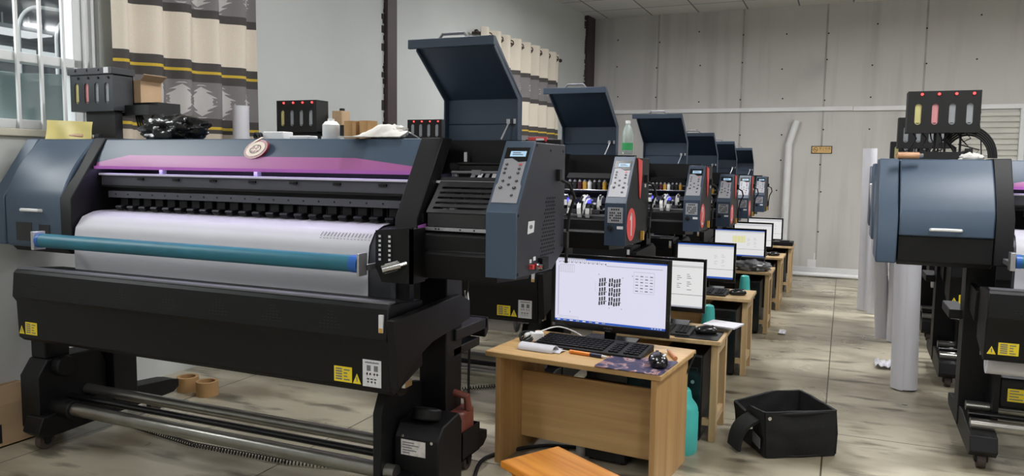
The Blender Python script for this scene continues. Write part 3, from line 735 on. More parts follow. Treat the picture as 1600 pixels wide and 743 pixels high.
        for k in range(44):
            x = -1.108 + rr.random() * .165; z = 1.07 + rr.random() * .06; y = 1.975 + (z - 1.062) * .97 + .012
            m.bar((x, y, z), (x + rr.uniform(.012, .035), y + .004, z + rr.uniform(-.008, .01)), .009, .003, (0, -.7, .7), rr.choice((0, 1, 1)))
        m.box(-1.115, -.93, 2.04, 2.09, 1.02, 1.09, 1)
        m.build('print_head_wiring', [M['pcb'], M['dgrey']], cov)
        m = B(); m.box(-1.128, -.915, 1.968, 2.0, 1.012, 1.022)
        for x in (-1.09, -1.08, -1.01, -.965): m.disc((x, 1.9675, 1.017), (.003, 0, 0), (0, 0, .003), 8, 1, -.0006)
        m.build('base_plate', [M['alu'], M['ink']], root, bevel=.001)
        m = B(); m.box(-1.085, -.90, 2.10, 2.16, 1.165, 1.205); m.box(-1.09, -.90, 2.095, 2.165, 1.205, 1.212); gb = m.build('gantry_block', M['black'], root, bevel=.003)
        m = B(); m.cyl((-1.10, 2.085, 1.182), (-.90, 2.085, 1.184), .004, 8); m.box(-1.03, -1.0, 2.08, 2.09, 1.175, 1.19)
        for k in range(4): m.bar((-1.02 + k * .022, 2.088, 1.185), (-1.03 + k * .024, 2.075, 1.16), .012, .002, (0, -1, 0), k % 2)
        m.build('drive_rod', [M['grey'], M['alu']], gb)
        m = B(); m.box(-1.112, -1.106, 2.19, 2.2, 1.215, 1.245, 0); m.box(XR1, -1.09, 2.16, 2.2, 1.165, 1.195, 1)
        for k in range(9): m.box(XR1 + .002 + k * .006, XR1 + .006 + k * .006, 2.158, 2.161, 1.168, 1.176, 0)
        m.build('encoder_bracket', [M['sticker'], M['dgrey']], root)
        m = B(); m.prism([(1.95, 1.015), (1.945, 1.025), (2.0, 1.032), (2.03, 1.016)], 'x', XR1 + .002, -1.13, 0); m.box(XR1, -1.132, 1.97, 2.05, 1.034, 1.06, 1)
        m.build('edge_roller', [M['purple_lip'], M['black']], root)
    else:
        m = B(); m.prism([(2.03, 1.178), (2.06, 1.2), (2.13, 1.2), (2.13, 1.178)], 'x', XR1 + .03, XP0 - .025); m.box(XR1 + .02, XP0 - .02, 2.03, 2.12, 1.122, 1.128, 1); car = m.build('damper_tray', [M['black'], M['alu']], root, bevel=.002)
        cols = ['ink', 'ink', 'maroon', 'ochre', 'pcb', 'ink', 'ink', 'ochre']
        for k, cn in enumerate(cols):
            x = XR1 + .045 + k * .0225; m = B(); m.cyl((x, 2.04, 1.128), (x, 2.04, 1.162), .0092, 12, 0.0092, 0); m.cyl((x, 2.04, 1.162), (x, 2.04, 1.172), .0092, 12, .004, 1); m.build('ink_damper', [M[cn], M['grey']], car)
        m = B(); rr = random.Random(11)
        for k in range(13):
            x = XR1 + .03 + rr.random() * .17; z = 1.06 + rr.random() * .04; pts = []
            dx = rr.uniform(-.05, .05)
            for i in range(8):
                t = i / 7; pts.append((x + dx * t, 2.03 - .04 * math.sin(PI * t) - .01 * (k % 3), z - .05 * t + .02 * math.sin(2 * PI * t)))
            w_ = rr.choice((.012, .018, .008))
            for i in range(7): m.bar(pts[i], pts[i + 1], w_, .0025, (0, -1, .2), rr.choice((0, 0, 1)))
        m.build('ribbon_cable', [M['pcb'], M['black']], car)
        m = B(); m.box(XR1 + .05, XR1 + .068, 1.99, 2.0, 1.075, 1.09).box(XR1 + .14, XR1 + .155, 1.99, 2.0, 1.07, 1.085); m.build('status_light', M['blue_led'], car)
        m = B(); m.box(XR1 + .01, XP0 - .02, 1.985, 2.0, 1.012, 1.022, 0); m.prism([(1.99, 1.02), (1.99, 1.04), (2.06, 1.06), (2.1, 1.02)], 'x', XR1 + .02, XP0 - .03, 1); 
        for k in range(4): m.box(XR1 + .03 + k * .045, XR1 + .065 + k * .045, 1.982, 1.99, 1.024, 1.042, 2)
        m.build('base_plate', [M['alu'], M['black'], M['dgrey']], root, bevel=.001)
        m = B(); m.box(XR1 + .02, XP0 - .03, 1.957, 1.975, .975, .985, 0); m.box(XR1 + .0, XP0, 1.95, 1.957, .945, .952, 0); m.build('drip_rail', [M['grey']], root)
    # ---- control tower
    prof = [(1.89, .9), (1.89, 1.077), (2.02, 1.27), (2.27, 1.27), (2.27, .945), (2.17, .895)]
    m = B(); m.prism(prof, 'x', XP0, XP1)
    tower = m.build('control_housing', M['side'] if A else M['black'], root, bevel=.002)
    m = B(); m.box(XP0 - .001, XP1 + .001, 1.884, 1.892, .899, 1.079); m.prism([(1.884, 1.077), (2.015, 1.2735), (2.022, 1.2735), (1.892, 1.077)], 'x', XP0 - .001, XP1 + .001)
    front = m.build('control_panel', M['blue'] if A else M['blue_dark'], root, bevel=.0015)
    o = Vector((XP0, 1.8838, 1.0775)); u = Vector((XP1 - XP0, 0, 0)); v = Vector((0, .131, .1965)); Wp = .088
    nn = u.cross(v).normalized()
    def face(mb, s0, s1, t0, t1, mi, lift, th=.0006): mb.quad(o, u, v, s0, s1, t0, t1, mi, th=th, lift=lift)
    m = B()
    pts = [(.07, .13), (.93, .13), (.93, .36), (.88, .40), (.88, .70), (.62, .69), (.38, .745), (.12, .735), (.12, .40), (.07, .36)]
    m.poly([o + u * a + v * b for a, b in pts], nn, .0012, 0); kp = m.build('keypad', M['silver'], front)
    m = B(); m.poly([o + u * a + v * b for a, b in ((.10, .745), (.38, .755), (.62, .70), (.9, .71), (.9, .90), (.10, .90))], nn, .0012, 0); sd = m.build('display_surround', M['black_gloss'], front)
    m = B(); face(m, .28, .82, .77, .845, 0, .0013); 
    for k in range(2):
        face(m, .36, .36 + (.36, .28)[k], .79 + k * .025, .80 + k * .025, 1, .002, .0003)
    m.build('display', [M['lcd'], M['scr_dark']], sd)
    for s_, t_, big in ((.26, .655, 0), (.72, .655, 2), (.25, .595, 0), (.72, .595, 0), (.25, .535, 0), (.72, .535, 0), (.48, .475, 0), (.28, .425, 0), (.74, .425, 0), (.5, .375, 0), (.26, .33, 1), (.72, .33, 1), (.70, .23, 0)):
        c = o + u * s_ + v * t_ + nn * .0012; r = .0055 if big == 1 else .0042; m = B()
        m.disc(c, u.normalized() * (r * 1.35), v.normalized() * r * 1.2, 12, 1, .0012); m.disc(c + nn * .0012, u.normalized() * r * 1.05, v.normalized() * r * .9, 12, 0 if big != 2 else 2, .0008); m.disc(c + nn * .002 + v.normalized() * r * .3 - u.normalized() * r * .2, u.normalized() * r * .4, v.normalized() * r * .3, 8, 1, .0004); m.build('button', [M['ink'], M['silver'], M['red']], kp)
    # right side details
    xs = XP1 + .0006
    if A:
        m = B()
        for i in range(7):
            for j in range(16):
                y = 2.075 + i * .0165 + (j % 2) * .008; z = .945 + j * .011
                if y < 2.20 and (z < .95 + (y - 2.06) * 3.2): m.disc((xs - .0004, y, z), (0, .0045, 0), (0, 0, .0032), 8)
        m.build('vent_holes', M['ink'], tower)
        m = B(); m.poly([(xs, 1.965, 1.015), (xs, 2.012, 1.018), (xs, 2.018, 1.05), (xs, 1.97, 1.05)], (1, 0, 0), .0006); m.disc((xs + .0007, 1.99, 1.034), (0, .012, 0), (0, 0, .006), 12, 1, .0003); m.build('side_sticker', [M['sticker'], M['ink_grey']], tower)
        m = B(); m.box(xs - .001, xs + .01, 1.985, 1.997, .915, .928, 0); m.box(xs - .001, xs + .012, 2.01, 2.03, .91, .93, 1); m.cyl((xs, 2.02, .92), (xs + .03, 2.015, .92), .007, 10, mi=1); m.box(xs - .001, xs + .014, 2.05, 2.1, .905, .94, 2)
        m.box(xs - .0006, xs + .0006, 1.985, 1.999, .932, .942, 3); m.box(xs - .0006, xs + .0006, 2.012, 2.03, .936, .947, 3)
        m.build('socket', [M['red'], M['chrome'], M['black_gloss'], M['sticker']], tower)
        m = B()
        for y, z in ((1.9, 1.07), (1.9, .91), (2.03, 1.262), (2.25, 1.25), (2.25, .96), (2.14, 1.25)): m.disc((xs - .0004, y, z), (0, .004, 0), (0, 0, .004), 8, 0, .0015)
        m.build('screw', M['ink'], tower)
    else:
        m = B(); pts = []
        for y, z in ((2.05, 1.268), (2.125, 1.258), (2.125, 1.19), (2.11, 1.12), (2.102, 1.09), (2.092, 1.10), (2.07, 1.2)): pts.append((xs, y, z))
        m.poly(pts, (1, 0, 0), .004); m.build('red_flap', M['red'], tower)
        # operating plate, stop knob, small label on the front
        of = Vector((XP0, 1.8838, .9)); uf = Vector((1, 0, 0)); vf = Vector((0, 0, 1))
        m = B(); m.quad(of, uf, vf, .012, .076, .095, .16, 0, th=.0012); 
        for k in range(4): m.quad(of, uf, vf, .026 + k * .0095, .033 + k * .0095, .148, .155, 1, lift=.0012, th=.0003)
        for i in range(6):
            for j in range(4):
                if (i * 7 + j * 3) % 5: m.quad(of, uf, vf, .02 + i * .0085, .026 + i * .0085, .102 + j * .0105, .109 + j * .0105, 1, lift=.0012, th=.0003)
        m.build('instruction_plate', [M['silver'], M['ink']], front)
        m = B(); c = Vector((XP0 + .023, 1.8838, .974)); m.cyl(c, c + Vector((0, -.004, 0)), .0125, 16, mi=0); m.cyl(c, c + Vector((0, -.012, 0)), .007, 14, mi=1); m.build('key_switch', [M['ink'], M['chrome']], front)
        m = B(); m.quad(of, uf, vf, .052, .078, .07, .082, 0); m.build('small_label', M['sticker'], front)
        m = B(); m.box(xs - .0005, xs + .003, 2.19, 2.205, 1.14, 1.155, 0); m.box(xs - .0005, xs + .012, 2.14, 2.16, .905, .945, 1); m.build('socket', [M['sticker'], M['ochre']], tower)
    m = B(); m.box(xs, xs + .012, 2.19, 2.21, 1.16, 1.195); m.tube([(xs + .008, 2.2, 1.165), (xs + .03, 2.225, 1.15), (xs + .035, 2.262, 1.11), (xs + .012, 2.285, 1.06), (xs + .002, 2.29, .98), (xs + .002, 2.29, .90)], .005, 8); m.box(xs - .02, xs + .01, 2.27, 2.29, .95, 1.0); m.build('side_cable', M['rubber'], tower)
    # ---- raised hood
    hx0, hx1 = -1.205, -.944
    hp = [(2.25, 1.283), (2.25, 1.414), (2.05, 1.556), (2.05, 1.577), (2.056, 1.577), (2.262, 1.42), (2.262, 1.283)]
    m = B(); m.prism(hp, 'x', hx0, hx1, 0)
    for x in (hx0, hx1 - .006):
        m.prism([(2.256, 1.283), (2.256, 1.419), (2.054, 1.56), (2.046, 1.544), (2.225, 1.411), (2.225, 1.283)], 'x', x, x + .006, 0)
    m.box(hx0 - .024, hx1 + .0, 2.04, 2.054, 1.55, 1.577, 0)
    m.box(hx0 + .006, hx1 - .006, 2.246, 2.25, 1.335, 1.34, 0)
    hood = m.build('hood', M['blue_dark'], root, bevel=.002)
    cx = (hx0 + hx1) / 2 - .015
    m = B(); m.tube([(cx - .055, 2.07, 1.570), (cx - .036, 2.07, 1.593), (cx + .036, 2.07, 1.593), (cx + .055, 2.07, 1.570)], .0045, 8); m.build('handle', M['grey'], hood)
    m = B(); m.cyl((hx1 - .03, 2.235, 1.345), (hx1 - .045, 2.20, 1.285), .003, 8); m.box(hx1 - .04, hx1 - .028, 2.23, 2.25, 1.335, 1.35); m.box(hx1 - .014, hx1 - .006, 2.225, 2.25, 1.335, 1.35); m.build('hinge_stay', M['alu'], hood)
    # ---- stand
    m = B(); m.box(-1.25, -1.15, 2.15, 2.26, .20, .90); m.build('stand_column', M['black'], root, bevel=.004)
    cl = -2.76 if A else -2.715; m = B(); m.box(cl, cl + .1, 2.15, 2.26, .20, .90); m.build('stand_column', M['black'], root, bevel=.004)
    for x in (-1.2, -2.71 if A else -2.665):
        y0 = 1.83
        m = B(); m.prism([(y0, .20), (y0 + .02, .255), (2.08, .285), (2.44, .255), (2.48, .245), (2.48, .215), (2.45, .195), (y0 + .03, .175)], 'x', x - .045, x + .045)
        ft = m.build('foot', M['black'], root, bevel=.004)
        for y in (1.885, 2.385):
            m = B(); m.cyl((x - .014, y, FZ + .03), (x + .014, y, FZ + .03), .030, 18, mi=0); m.cyl((x - .018, y, FZ + .03), (x + .018, y, FZ + .03), .012, 12, mi=1)
            m.prism([(y - .02, FZ + .07), (y + .02, FZ + .07), (y + .01, FZ + .025), (y - .01, FZ + .025)], 'x', x - .022, x - .016, 1); m.prism([(y - .02, FZ + .07), (y + .02, FZ + .07), (y + .01, FZ + .025), (y - .01, FZ + .025)], 'x', x + .016, x + .022, 1)
            m.build('caster', [M['wheel'], M['black_matte']], ft)
    for y, z, r, mm in ((1.93, .275, .024, 'tube_steel'), (1.985, .30, .012, 'black_gloss'), (2.06, .31, .020, 'tube_steel')):
        m = B(); m.cyl((-2.70, y, z), (-1.20, y, z), r, 18); m.build('cross_rail', M[mm], root)
    if A:
        m = B(); m.prism([(1.86, .20), (1.86, .40), (1.90, .46), (2.12, .46), (2.15, .40), (2.15, .25)], 'x', -2.80, -2.70); m.box(-2.79, -2.71, 1.9, 2.0, .46, .56); m.cyl((-2.7, 1.95, .43), (-2.66, 1.95, .43), .04, 16)
        m.cyl((-2.72, 1.93, .275), (-2.60, 1.93, .275), .035, 18); m.build('winder_housing', M['black'], root, bevel=.006)
    # drier tray
    tx0, tx1 = (-2.72 if A else -2.69), -1.145
    ty = 1.80
    m = B(); m.prism([(ty + .012, .812), (ty, .80), (ty - .008, .715), (ty + .006, .694), (ty + .010, .565), (ty + .03, .548), (ty + .19, .60), (ty + .19, .80), (ty + .06, .812)], 'x', tx0, tx1)
    tray = m.build('drier_tray', M['black'], root, bevel=.004)
    m = B(); m.box(tx0 + .006, tx1 - .006, ty + .012, ty + .045, .812, .817); m.build('tray_lip', M['grey'], tray)
    m = B()
    for g in range(7):
        cxx = tx0 + .12 + g * .21
        for j in range(6):
            for i in range(6 - j // 2 * 2 if j < 4 else 2):
                zz = .735 + j * .009; n_ = (6 - j // 2 * 2 if j < 4 else 2)
                yy = ty - .008 + (zz - .715) / .085 * .008
                m.disc((cxx + (i - (n_ - 1) / 2) * .013, yy - .0004, zz), (.004, 0, 0), (0, 0, .0016), 6, 0, -.0004)
    m.build('vent_holes', M['ink'], tray)
    yf = ty + .0005
    def yt(z): return ty + .006 + (.694 - z) * (.004 / .129) - .0012
    sticker_set(tray, tx0 + .042, .578, yt(.57) - .0006); tri(tray, tx0 + .008, .578, yt(.57) - .0006)
    sticker_set(tray, -1.335, .575, yt(.57) - .0006); tri(tray, -1.27, .575, yt(.57) - .0006); control_label(tray, -1.236, .572, yt(.57) - .0008)
    m = B(); m.box(-1.172, -1.158, ty - .009, ty - .002, .735, .785, 0); m.box(-1.170, -1.160, ty - .010, ty - .002, .735, .748, 1); m.build('safety_tag', [M['sticker'], M['ochre']], tray)
    m = B(); m.prism([(1.99, .78), (2.18, .79), (2.25, .76), (2.25, .70), (2.0, .66)], 'x', -2.70, -2.68); m.build('tray_arm', M['black'], root, bevel=.003)
    for x0, x1 in ((-1.14, -1.115),):
        m = B(); m.prism([(1.78, .775), (2.18, .79), (2.25, .76), (2.25, .70), (2.0, .672), (1.93, .65), (1.86, .615), (1.80, .575)], 'x', x0, x1); m.build('tray_arm', M['black'], root, bevel=.003)
    m = B(); m.box(-1.21, -1.14, 2.2, 2.44, .63, .668); m.box(-1.205, -1.15, 2.2, 2.40, .575, .605); m.prism([(2.42, .668), (2.45, .668), (2.45, .62), (2.43, .60), (2.42, .6)], 'x', -1.21, -1.14)
    m.build('spindle_arm', M['black'], root, bevel=.004)
    m = B(); m.box(-2.76, -2.70, 2.2, 2.44, .63, .668); m.build('spindle_arm', M['black'], root, bevel=.004)
    # take-up shaft
    m = B(); m.cyl((-2.68, 1.95, .552), (-1.228, 1.95, .552), .034 if A else .012, 22, mi=0); m.cyl((-1.215, 1.95, .552), (-1.192, 1.95, .552), .042 if A else .03, 22, mi=1); m.cyl((-1.228, 1.95, .552), (-1.185, 1.95, .552), .016, 14, mi=0); m.box(-1.19, -1.17, 1.93, 1.97, .54, .56, 0)
    m.build('take_up_shaft', [M['chrome'], M['black']], root)
    m = B(); m.prism([(1.90, .20), (1.90, .46), (1.93, .52), (2.0, .53), (2.15, .5), (2.15, .25)], 'x', -1.265, -1.235); m.build('winder_plate', M['black'], root, bevel=.004)
    if A:
        m = B(); m.prism([(1.965, .215), (1.965, .375), (1.995, .415), (2.10, .43), (2.12, .40), (2.12, .20)], 'x', -1.23, -1.075); m.cyl((-1.15, 2.02, .42), (-1.15, 2.03, .455), .045, 18); mo = m.build('winder_motor', M['black'], root, bevel=.006)
        m = B(); o2 = Vector((-1.205, 1.9645, .325)); m.quad((-1.205, 1.9645, .322), (1, 0, 0), (0, 0, 1), 0, .085, 0, .048, 0); 
        for k in range(5): m.quad((-1.205, 1.9645, .322), (1, 0, 0), (0, 0, 1), .006, .03 + (k * 13 % 5) * .008, .006 + k * .008, .009 + k * .008, 1, lift=.0006)
        m.build('rating_plate', [M['worn_sticker'], M['ink_grey']], mo)
        m = B()
        for x, z in ((-1.19, .235), (-1.1, .26), (-1.1, .37), (-1.2, .38)): m.disc((x, 1.9648, z), (.005, 0, 0), (0, 0, .005), 8, 0, -.002)
        m.build('screw', M['chrome'], mo)
        m = B(); bx0, bx1, by0, by1 = -1.225, -1.095, 2.16, 2.29
        m.box(bx0, bx1, by0, by0 + .004, .245, .34).box(bx0, bx1, by1 - .004, by1, .245, .34).box(bx0, bx0 + .004, by0, by1, .245, .34).box(bx1 - .004, bx1, by0, by1, .245, .34).box(bx0, bx1, by0, by1, .245, .249)
        m.build('bottle_holder', M['black'], root)
    else:
        m = B(); m.box(-2.60, -2.40, 2.0, 2.12, .33, .45); db = m.build('drive_box', M['black'], root, bevel=.01)
        m = B(); m.quad((-2.575, 1.9995, .36), (1, 0, 0), (0, 0, 1), 0, .062, 0, .05, 0)
        for k in range(4): m.quad((-2.575, 1.9995, .36), (1, 0, 0), (0, 0, 1), .006, .05 - (k % 2) * .014, .007 + k * .011, .011 + k * .011, 1, lift=.0006)
        m.build('warning_label', [M['yellow'], M['ink_grey']], db)
        m = B(); m.box(-2.62, -2.60, 2.0, 2.15, .2, .46); m.build('drive_bracket', M['black'], root)
    return root

def number_badge(root, dx, dy, sz, digit):
    """red oval with a white digit, on the control tower's right side"""
    tw = [c for c in root.children if c.name.startswith('control_housing')][0]
    m = B(); xs = XP1 + .0008; c = Vector((xs, 1.97, .985))
    m.disc(c, (0, .072, 0), (0, 0, .070), 28, 0, .001)
    G = {'1': [[(-.45, .35), (.05, .8), (.05, -.8)]], '2': [[(-.5, .4), (-.2, .8), (.3, .75), (.45, .35), (-.5, -.75), (.55, -.75)]],
         '3': [[(-.45, .6), (0, .8), (.4, .5), (.0, .08), (.45, -.35), (0, -.8), (-.5, -.6)]], '4': [[(.2, -.8), (.2, .8), (-.55, -.25), (.55, -.25)]]}[digit]
    for st_ in G:
        for (a0, b0), (a1, b1) in zip(st_, st_[1:]):
            m.bar((xs + .0013, 1.97 + a0 * .042, .985 + b0 * .06), (xs + .0013, 1.97 + a1 * .042, .985 + b1 * .06), .013, .0006, (1, 0, 0), 1)
    o = m.build('number_badge', [M['red'], M['sticker']], None)
    off = Vector(P1LOC)
    for v in o.data.vertices: v.co -= off
    o.parent = tw; return o

def roll(dx=0):
    m = B(); m.pipe((-2.66, 1.95, .515), (-1.30, 1.95, .515), .042, .018, 26); return m
def tail():
    m = B(); m.sheet(lambda a, b: (-2.59 + 1.28 * a, 2.03 - .038 * b, .62 - .09 * b), 2, 8, .0012); return m
def media(dx=0):
    """paper fed over the platen, down to behind the drier tray"""
    prof = [(2.12, 1.0155), (2.06, 1.0155), (2.028, 1.0125), (1.982, .9955), (1.9535, .957), (1.9455, .91), (1.9455, .795), (2.02, .72), (2.03, .60)]
    def fn(a, b):
        k = b * (len(prof) - 1); i = min(int(k), len(prof) - 2); t = k - i
        p, q = prof[i], prof[i + 1]
        return (-2.59 + 1.28 * a, p[0] * (1 - t) + q[0] * t, p[1] * (1 - t) + q[1] * t)
    m = B(); m.sheet(fn, 2, 24, .0012, 0); return m

# nearest printer
P1 = printer('A', 'nearest wide printer, black slotted carriage cover, round red and cream badge on its beam', None)
P1['group'] = 'wide format printers'
PB = printer('B', 'second printer from the front on the left, red oval number 1 on its control box', 'wide format printers')
B_LAB = 'wide format printers'
LEFT = [(-.011, 1.30, .98, '1'), (.10, 2.6, .955, '2'), (.14, 3.65, .912, '3'), (.129, 4.9, .90, '4'), (.134, 6.3, .888, None)]
LLAB = ['printer behind the nearest one, red oval number 1 on its control box',
        'third printer from the front on the left, red oval number 2 on its control box',
        'fourth printer from the front on the left, red oval number 3 on its side',
        'second to last printer on the left, mostly hidden, red oval seen edge-on',
        'last printer of the left row, nearest the back wall, with no red oval']
RIGHT = [(3.54, 1.47, .972), (3.56, 2.78, .965), (3.58, 4.09, .96)]
RLAB = ['printer at the right edge of the photo, closed blue end cover with white handle',
        'printer directly behind the one at the right edge, mainly stand legs showing',
        'farthest printer of the right row, nearly hidden behind the two before it']
ROOTS = []
for i, (dx, dy, sz, dg) in enumerate(LEFT):
    loc = (P1LOC[0] + dx, P1LOC[1] + dy, 0)
    r = PB if i == 0 else dup(PB, loc)
    if i == 0: r.location = loc
    r['label'] = LLAB[i]; r.scale = (1, 1, sz); ROOTS.append(r)
for i, (dx, dy, sz) in enumerate(RIGHT):
    r = dup(PB, (P1LOC[0] + dx, P1LOC[1] + dy, 0), RLAB[i], scale=(1, 1, sz)); ROOTS.append(r)
for r, (dx, dy, sz, dg) in zip(ROOTS, LEFT):
    if dg: number_badge(r, dx, dy, sz, dg)
# last printer has no red flap
for tw in [c for c in ROOTS[4].children if c.name.startswith('control_housing')]:
    for f_ in [c for c in tw.children if c.name.startswith('red_flap')]: bpy.data.objects.remove(f_)
for h_ in [c for c in ROOTS[4].children if c.name.startswith('hood')]:
    m = B(); m.quad((-1.185, 2.2495, 1.30), (1, 0, 0), (0, 0, 1), 0, .075, 0, .075, 0); o_ = m.build('paper_label', M['sticker'], None)
    for v in o_.data.vertices: v.co -= Vector(P1LOC)
    o_.parent = h_
# farther hoods stand less wide open
def rehinge(root, f):
    for h_ in [c for c in root.children if c.name.startswith('hood')]:
        piv = KX((0, 2.256, 1.40)) - Vector(P1LOC)
        h_.matrix_local = Matrix.Translation(piv) @ Matrix.Rotation(math.radians(f), 4, 'X') @ Matrix.Translation(-piv) @ h_.matrix_local

# paper in the printers
mp = media()
pts0 = KX((-1.42, 1.99, 0))
paper = thing('media_paper', KX((-1.95, 2.0, .99)), 'white paper loaded in the nearest printer, small printed marks at its right edge', 'paper', 'paper loaded in the printers')
sh = mp.build('sheet', M['paper'], paper)
mk = B()
for k in range(15):
    x = -1.50 + k * .0128; mk.bar((x, 1.9665, .978), (x + .004, 1.976, .9905), .002, .0006, (0, -.7, .7), 0)
    mk.bar((x, 1.9625, .9725), (x + .006, 1.9625, .9725), .0016, .0006, (0, -.7, .7), 0)
mk.build('printed_marks', M['ink_grey'], paper)
PAPL = ['white paper loaded in the printer with red oval 1', 'white paper loaded in the printer with red oval 2', 'white paper loaded in the printer with red oval 3',
        'white paper loaded in the second to last printer on the left', 'white paper loaded in the last printer on the left',
        'white paper loaded in the printer at the right edge', 'white paper loaded in the middle printer of the right row', 'white paper loaded in the farthest printer of the right row']
pb = thing('media_paper', KX((-1.95, 2.0, .99)), PAPL[0], 'paper', 'paper loaded in the printers')
media().build('sheet', M['paper'], pb); roll().build('take_up_roll', M['paper'], pb); tail().build('hanging_tail', M['paper'], pb)
for i, (off_, sz) in enumerate([((a, b), c) for a, b, c, _ in LEFT] + [((a, b), c) for a, b, c in RIGHT]):
    base = OFF[pb.name]; loc = (base.x + off_[0], base.y + off_[1], base.z * sz)
    r = pb if i == 0 else dup(pb, loc, PAPL[i]); r.location = loc; r.scale = (1, 1, sz)
# ---------------------------------------------------------------- ink supply boxes on the printers
def ink_box(x, y, zb, ztop_printer, label, kind, cols, lit=True, w=.285, h=.183, d=.11):
    root = thing('ink_supply_box', (x + w / 2, y + d / 2, ztop_printer), label, 'ink box', 'black ink supply boxes on the printers')
    zt = zb + h
    m = MB(); sx = [x + w * (.15 + .235 * k) for k in range(4)]
    # front plate with four rounded slots: built from strips around them
    hw, s0, s1 = .013, zb + .035, zb + .128
    m.box(x, x + w, y, y + .004, zb, s0); m.box(x, x + w, y, y + .004, s1, zt)
    ed = [x] + [q for c in sx for q in (c - hw, c + hw)] + [x + w]
    for i in range(0, len(ed), 2): m.box(ed[i], ed[i + 1], y, y + .004, s0, s1)
    for c in sx:
        for zz, sg in ((s0, 1), (s1, -1)):
            for side in (-1, 1):
                p = [(c + side * hw, zz), (c + side * hw, zz + sg * hw)] + [(c + side * hw * math.cos(t), zz + sg * hw * (1 - math.sin(t))) for t in (.4, .8, 1.2)] + [(c, zz)]
                m.prism(p, 'y', y, y + .004)
    m.box(x, x + .004, y + .004, y + d, zb, zt).box(x + w - .004, x + w, y + .004, y + d, zb, zt)
    m.box(x, x + w, y + .004, y + d, zb, zb + .004).box(x, x + w, y + .004, y + d, zt - .004, zt).box(x, x + w, y + d - .004, y + d, zb, zt)
    body = m.build('tank_case', M['black_matte'] if lit else M['case_grey'], root)
    for c, cn in zip(sx, cols):
        m = MB(); m.box(c - hw - .004, c + hw + .004, y + .006, y + .06, zb + .012, s1 + .01, 0)
        m.box(c - .006, c + .006, y + .0045, y + .006, s0 + .006, s0 + .009, 1); m.build('ink_tank', [M[cn], M['ink']], body)
    for c in sx:
        m = MB(); m.cyl((c + .012, y, zt - .014), (c + .012, y - .005, zt - .014), .0055, 10); m.build('indicator_light', M['led_red'] if lit else M['ink'], body)
    m = MB()
    if kind == 'post':
        m.box(x + .08, x + w - .01, y + .015, y + .055, ztop_printer, zb)
        m.box(x + .1, x + w + .15, y + d, y + d + .13, zb - .015, zb + .045)
        m.box(x + w, x + w + .15, y + .06, y + d, zb - .015, zb + .03)
    else:
        m.box(x + .06, x + w - .02, y + .005, y + .09, ztop_printer, ztop_printer + .035); m.box(x + w - .05, x + w - .02, y + .005, y + .02, ztop_printer, ztop_printer + .05)
        for c in (x + .12, x + .16, x + .22): m.cyl((c, y + .05, ztop_printer + .03), (c, y + .05, zb), .005, 8)
    m.build('stand', M['black_matte'], root)
    if kind != 'post':
        m = MB()
        rr = random.Random(int(x * 100) + 5)
        for k in range(7):
            a = x + .03 + k * .035; pts = [(a + rr.uniform(-.02, .02) * i, y + .03 + rr.uniform(-.01, .02), zb - i * (zb - ztop_printer - .02) / 4) for i in range(5)]
            m.tube(pts, .003, 6)
        m.build('ink_hose', M['rubber'], root)
    return root
IC = ['window_y', 'window_r', 'window_g', 'window_g']
b = ink_box(-3.315, 2.50, 1.427, 1.2955, 'ink box with lighter lid on the nearest printer, beside the barred window', 'post', IC, False, .275, .165)
m = MB(); m.box(-3.322, -3.033, 2.492, 2.615, 1.592, 1.622); 
for k in range(3): m.cyl((-3.27 + k * .075, 2.492, 1.612), (-3.27 + k * .075, 2.488, 1.612), .006, 8)
m.build('lid', M['case_grey'], b, bevel=.002)
m = MB(); m.quad((-3.085, 2.4915, 1.596), (1, 0, 0), (0, 0, 1), 0, .03, 0, .026, 0); m.build('lid_sticker', M['sticker'], b)
m = MB()
for k in range(4): m.tube([(-3.02 + .012 * k, 2.60, 1.42), (-2.99 + .02 * k, 2.59, 1.36 - .012 * k), (-2.95 + .03 * k, 2.575, 1.33), (-2.90 + .02 * k, 2.57, 1.37), (-2.905 + .012 * k, 2.60, 1.42)], .004, 6)
m.build('ink_hose', M['rubber'], b)
ink_box(-3.075, 3.63, 1.384, 1.2825, 'ink box with four red lights on the printer numbered 1, behind white boxes', 'post', ['window_y', 'window_g', 'window_g', 'window_g'])
ink_box(-2.965, 4.92, 1.375, 1.249, 'ink box with red lights beside the nearest raised hood, behind the white rag', 'post', ['window_g'] * 4, True, .285, .16)
ink_box(.245, 3.90, 1.378, 1.259, 'large ink box with yellow and pink windows on the printer at the right edge', 'wire', IC)
ink_box(.283, 5.2, 1.345, 1.2505, 'second ink box from the right edge, partly hidden behind the large one', 'wire', ['window_g'] * 4)
ink_box(.312, 6.55, 1.268, 1.2445, 'farthest ink box of the right row, smallest, one red light showing', 'wire', ['window_y', 'window_g', 'window_g', 'window_g'], True, .27, .165)
# hoses looping off the right hand box
m = MB()
for k in range(5):
    r = .085 + k * .008; pts = [(.50 + .03 + r * math.cos(t) * .9 - .03, 3.96 + k * .006, 1.275 + r * 1.15 * math.sin(t)) for t in [PI * (1 - i / 16) for i in range(17)]]
    pts = [(.455, 3.955 + k * .006, 1.27 + .01 * k)] + [(.60 - .105 + r * math.cos(t), 3.96 + k * .006, 1.268 + r * 1.2 * math.sin(t)) for t in [PI * .8 * (1 - i / 16) for i in range(17)]]
    m.tube(pts, .0045, 7)
tag(m.build('hose_bundle', M['rubber']), 'looped bundle of black hoses beside the large ink box at right', 'hoses')
m = MB(); m.tube([(.525, 3.98, 1.54), (.54, 3.98, 1.47), (.535, 3.98, 1.44), (.548, 3.98, 1.35), (.555, 3.98, 1.262)], .0025, 6); m.blob((.536, 3.98, 1.44), (.006, .006, .014), 8, 6)
tag(m.build('thin_cable', M['rubber']), 'thin black cable hanging from the large ink box at right', 'cable')
